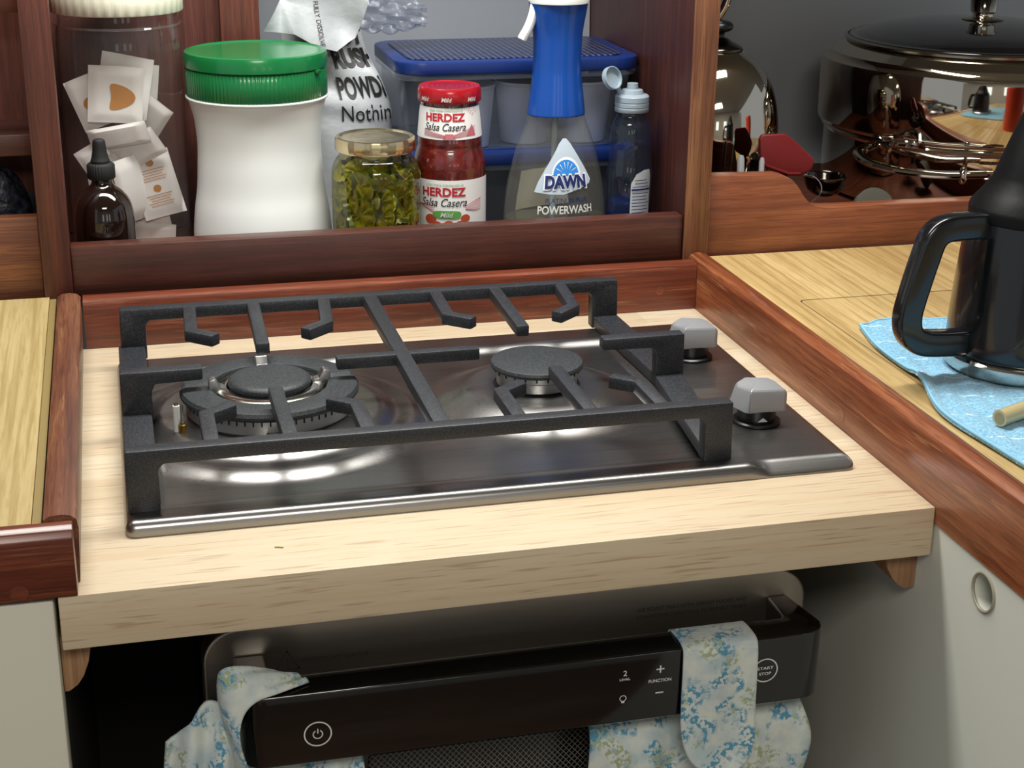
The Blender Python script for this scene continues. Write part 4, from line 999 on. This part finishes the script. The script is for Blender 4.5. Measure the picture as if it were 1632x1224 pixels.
# ------------------------------------------------------------------ right locker
KC = (.6930, .705, FZ)
kt = thing('steel_kettle', 'rounded polished steel kettle with ring handle, half hidden by the timber partition', 'kettle', KC)
vessel(smooth([(0, .001), (.060, .001), (.068, .006), (.0700, .030), (.0705, .075), (.0700, .105), (.0660, .130), (.0575, .152), (.0440, .170), (.0300, .180), (.0250, .183)], 5), KC, 'body', MIRROR, kt, 72)
vessel(smooth([(.0255, .1825), (.027, .1835), (.0250, .1870), (.0140, .1925), (.0085, .1960), (0, .197)], 4), KC, 'lid', steel('dark_steel_lid', '5c5650', .15), kt, 40)
vessel(smooth([(.006, .1955), (.006, .201), (.0125, .204), (.0150, .208), (.0125, .2125), (.006, .2145), (0, .215)], 4), KC, 'lid_knob', BLACK, kt, 32)
MB().tube(bez([(.6720, .705, .222), (.6760, .705, .245), (.6900, .705, .262), (.7000, .704, .282), (.7020, .703, .310)], 6), .0045, 12).build('handle', MIRROR, kt)
# pots
POT = (1.0480, .765, FZ); PK = .895
pt = thing('stock_pot', 'large polished steel pot with black domed lid and steel knob in the right locker', 'pot', POT)
vessel([(0, .001), (.188*PK, .001), (.1945*PK, .005), (.1955*PK, .012), (.1955*PK, .0715), (.1975*PK, .0735), (.1990*PK, .0755), (.1975*PK, .0780)], POT, 'lower_pot', MIRROR, pt, 128)
vessel([(.1975*PK, .0780), (.1990*PK, .0800), (.2035*PK, .0820), (.2055*PK, .0860), (.2055*PK, .1500), (.2040*PK, .1560), (.1980*PK, .1600), (.1960*PK, .1645), (.1700*PK, .1760), (.1690*PK, .1765)], POT, 'upper_pot', MIRROR, pt, 128)
ld = vessel([(r*PK, z) for r, z in smooth([(.1705, .1750), (.1712, .1765), (.1712, .1800), (.1690, .1815), (.1640, .1815), (.1500, .1860), (.1200, .1930), (.080, .1985), (.040, .2010), (0, .2015)], 4)], POT, 'lid', BLACK_GL, pt, 96)
vessel([(.0240, .2010), (.0245, .2020), (.0230, .2035), (.0130, .2045), (.0120, .2060), (.0120, .2080), (.0150, .2110), (.0165, .2300), (.0190, .2340), (.0180, .2370), (0, .2375)], POT, 'lid_knob', MIRROR, ld, 40)
vessel([(.1722*PK, .1752), (.1760*PK, .1760), (.1760*PK, .1785), (.1722*PK, .1805)], POT, 'lid_rim', steel('lid_rim_steel', 'a39a8c', .2), ld, 96)
ang = lambda d, r, z: (POT[0]+r*sin(radians(d)), POT[1]-r*cos(radians(d)), z)
hp_ = bez([ang(-66, 0.1775, .118), ang(-66, 0.2035, .112), ang(-60, 0.2175, .106), ang(-52, 0.2195, .103), ang(-44, 0.2175, .102), ang(-36, 0.2175, .103), ang(-30, 0.2175, .105), ang(-25, 0.2145, .106)], 6)
hh = MB().tube(hp_, 1, 12, sec=[(.0045*cos(a), .0080*sin(a)) for a in [i*pi/6 for i in range(12)]], up=(0, 0, 1)).build('side_handle', MIRROR, pt)
MB().tube([ang(-32.5+.35*i, 0.2185, .104) for i in range(8)], [.004, .0075, .0092, .0098, .0098, .0092, .0075, .004], 14).build('handle_ferrule', MIRROR, hh)
MB().tube([ang(d, r-.0185, z) for d, r, z in ((-27, .2340, .1055), (-25, .2355, .1085), (-20, .2360, .1090), (-17, .2355, .1085), (-16.6, .2350, .1050), (-17, .2355, .1015), (-20, .2360, .1010), (-25, .2355, .1015))], .0022, 10, closed=True).build('hanging_loop', MIRROR, hh)
MB().tube(bez([ang(-62, 0.1785, .112), ang(-58, 0.1965, .122), ang(-53, 0.2035, .128), ang(-49, 0.1955, .128), ang(-47, 0.1790, .124)], 6), .004, 10).build('handle_bracket', MIRROR, hh)
# red spatula head and other utensils behind the rail
spt = thing('spatula', 'red silicone spatula leaning behind the timber rail of the right locker', 'spatula', (.73, .60, .10))
SPo = [(.7000, .1500), (.7030, .1545), (.7290, .1545), (.7350, .1510), (.7610, .1290), (.7640, .1240), (.7600, .1150), (.7480, .1100), (.7350, .1100), (.7150, .1170), (.7060, .1200), (.7015, .1300)]
m = MB().prism(SPo, 'y', -.0030, .0030, .0018, seg=3); m.v = [(x, .593+y+.10*(z-.13), z) for x, y, z in m.v]
m.build('blade', SILI, spt, angle=50)
MB().tube([(x, .5905+.10*(z-.13), z) for x, z in ((.7035, .1310), (.7075, .1225), (.7160, .1190), (.7340, .1125), (.7470, .1120))], [.0012, .0018, .0020, .0018, .0012], 10).build('blade_rib', SILI, spt)
MB().tube([(.7340, .6010, .1120), (.7220, .594, .0880), (.7120, .588, .0550)], [.005, .006, .0065], 12).build('handle', BLACK, spt)
for (xa, ya, za, xb, yb, zb, r, lab) in ((.6730, .572, .050, .6790, .590, .1345, .0040, 'thin whitish plastic handle standing just right of the timber partition'), (.6960, .575, .050, .7030, .590, .1310, .0030, 'short whitish plastic handle standing beside the red spatula')):
    h = MB().tube([(xa, ya, za), ((xa+xb)/2+.001, (ya+yb)/2, (za+zb)/2), (xb, yb, zb-.004), (xb+.0006, yb+.0004, zb)], [r*.8, r, r, r*.55], 12).build('utensil_handle', plain('whitish_plastic', 'a9aaa6', .4)); tag(h, lab, 'utensil')
lad = thing('ladle', 'small dark steel ladle bowl lying behind the dip of the timber rail', 'ladle', (.772, .60, .07))
vessel(smooth([(0, .0), (.010, .0015), (.018, .007), (.0215, .015), (.0225, .022), (.0215, .022), (.017, .009), (.009, .003), (0, .002)], 4), (.783, .602, .0830), 'bowl', steel('dark_utensil_steel', '4a4540', .12), lad, 40)
MB().tube(bez([(.762, .600, .104), (.770, .592, .1035), (.750, .585, .112), (.735, .580, .1150)], 5)[:11], .0013, 8).build('rim_wire', STEEL, lad)
wh = MB().tube(bez([(.7440, .5750, .1130), (.7560, .5750, .1115), (.7650, .5750, .1030), (.7660, .5750, .0930), (.7560, .5750, .0830)], 6), .0009, 8).build('wire_loop', STEEL); tag(wh, 'thin bright wire loop sticking up behind the dip of the timber rail', 'wire')
dk = vessel(smooth([(0, 0), (.024, 0), (.0250, .004), (.0250, .012), (.024, .015), (0, .016)], 3), (0, 0, 0), 'drinks_coaster', plain('speckled_cork', '47443a', .8, bump=.3, bscale=300), None, 48)
dk.scale = (.85, .85, .85); dk.location = (.8400, .6000, .0650); dk.rotation_euler = (radians(62), 0, radians(-8)); tag(dk, 'round mottled grey-brown disc leaning against the big pot', 'disc')

# ------------------------------------------------------------------ right counter
CZ = .0455
PQ = [Vector(p) for p in ((.6660, .2690), (.7060, .2830), (.7520, .2690), (.9300, .2300))]       # far edge
PR = [Vector(p) for p in ((.6660, .2690), (.6540, .2140), (.6510, .1570), (.6490, .1270), (.6300, .0600), (.6330, -.0100), (.6420, -.0900), (.660, -.16))]
pq = bez([(a.x, a.y, 0) for a in PQ], 8); pr = bez([(a.x, a.y, 0) for a in PR], 8)
def at_(c, t): t = min(max(t, 0), 1)*(len(c)-1); i = min(int(t), len(c)-2); return c[i].lerp(c[i+1], t-i)
def clothf(dz):
    def f(u, v):
        a, b2 = at_(pq, u), at_(pr, v); p = a+b2-Vector((.6660, .2690, 0))
        e = exp_(-((u)/.10)**2); lift = .0045*e*exp_(-((v-.42)/.12)**2)+.0006*sin(u*40+v*12)+.0006
        return (p.x, p.y, CZ+dz+lift)
    return f
def exp_(x): return math.exp(x)
m = MB(); m.grid(clothf(.0038), 70, 90); m.grid(clothf(.0006), 70, 90)
A = [clothf(.0038)(0, j/90) for j in range(91)]; B = [clothf(.0006)(0, j/90) for j in range(91)]
m.add(A+B, [(j, j+1, 92+j, 91+j) for j in range(90)])
A = [clothf(.0038)(i/70, 0) for i in range(71)]; B = [clothf(.0006)(i/70, 0) for i in range(71)]
m.add(A+B, [(j, j+1, 72+j, 71+j) for j in range(70)])
tc = thing('dish_cloth', 'light blue terry dish cloth spread under the black jug', 'cloth', (.75, .1, CZ))
m.build('terry_cloth', TERRY, tc, angle=80)
hem = plain('blue_hem', '7db4d3', .85)
MB().tube([Vector(clothf(.0036)(.012, j/90)) for j in range(91)], .0013, 8).build('hem', hem, tc)
MB().tube([Vector(clothf(.0036)(i/70, .012)) for i in range(71)], .0013, 8).build('hem', hem, tc)
GC = (.7440, .140, CZ+.0062)
jg = thing('insulated_jug', 'black jug with a square loop handle and steel base standing on the blue cloth', 'jug', GC)
vessel([(0, 0), (.0575, 0), (.0595, .0015), (.0605, .004), (.0600, .0105), (.0575, .0130), (.0560, .0140), (0, .0140)], GC, 'base_ring', STEEL, jg, 72)
vessel(smooth([(.0555, .0135), (.0580, .0150), (.0595, .020), (.0590, .040), (.0565, .080), (.0545, .104), (.0530, .118), (.0525, .1225)], 4), GC, 'body', JUGBLK, jg, 80)
vessel([(.0515, .1220), (.0528, .1232), (.0528, .1300), (.0520, .1330), (.0440, .1430), (.0372, .1530), (.0358, .1570), (.0330, .1660), (.0309, .1725), (.0205, .2020), (.0180, .2080), (.0150, .2110), (0, .2120)], GC, 'lid', plain('jug_lid_black', '030304', .5, spec=.2, bump=.2, bscale=220), jg, 72)
sec = [(x*.5, y*.5) for x, y in rrect(-.0165, .0165, -.0200, .0200, .006, 3)]
hd_ = bez([(.6990, .133, .1715), (.6800, .132, .1725), (.6600, .131, .1715), (.6500, .1305, .1650), (.6445, .130, .150), (.6360, .129, .1180), (.6335, .129, .1010), (.6370, .129, .0880), (.6480, .1295, .0805), (.6680, .131, .0780), (.6910, .133, .0770)], 6)
MB().tube(hd_, 1, sec=sec, up=(0, 1, 0)).build('handle', JUGBLK, jg, angle=50)
rd = MB().tube([(.6560, .0205, .0570), (.6700, .0255, .0580), (.8000, .0750, .0640)], .0062, 20, cap=False).tube([(.6560, .0205, .0570), (.8000, .0750, .0640)], .0042, 16, cap=False)
n0 = 3*20; N_ = 20
o = MB().tube([(.6560, .0205, .0567), (.6700, .0258, .0572), (.8000, .0750, .0617)], .0064, 24).build('plastic_tube', TUBEM); tag(o, 'short yellowish translucent tube end lying on the blue cloth', 'tube')
o2 = MB().disc((0, 0, 0), .0044, 'y', 24).build('tube_bore', plain('tube_inside', '8d8260', .4), o)
o2.location = (.6558, .0203, .0567); o2.rotation_euler = (0, 0, radians(-69))

rt = thing('red_tumbler', 'red tumbler on the right counter that shows as a red streak in the steel pot', 'tumbler', (.985, .330, CZ))  # added out of view for the pot's red reflection, its identity guessed
vessel(smooth([(0, 0), (.034, 0), (.036, .003), (.038, .080), (.041, .150), (.041, .165), (.039, .1655), (.037, .160), (.034, .010), (0, .008)], 3), (.985, .330, CZ), 'body', plain('red_enamel', 'c5402c', .35), rt, 48)
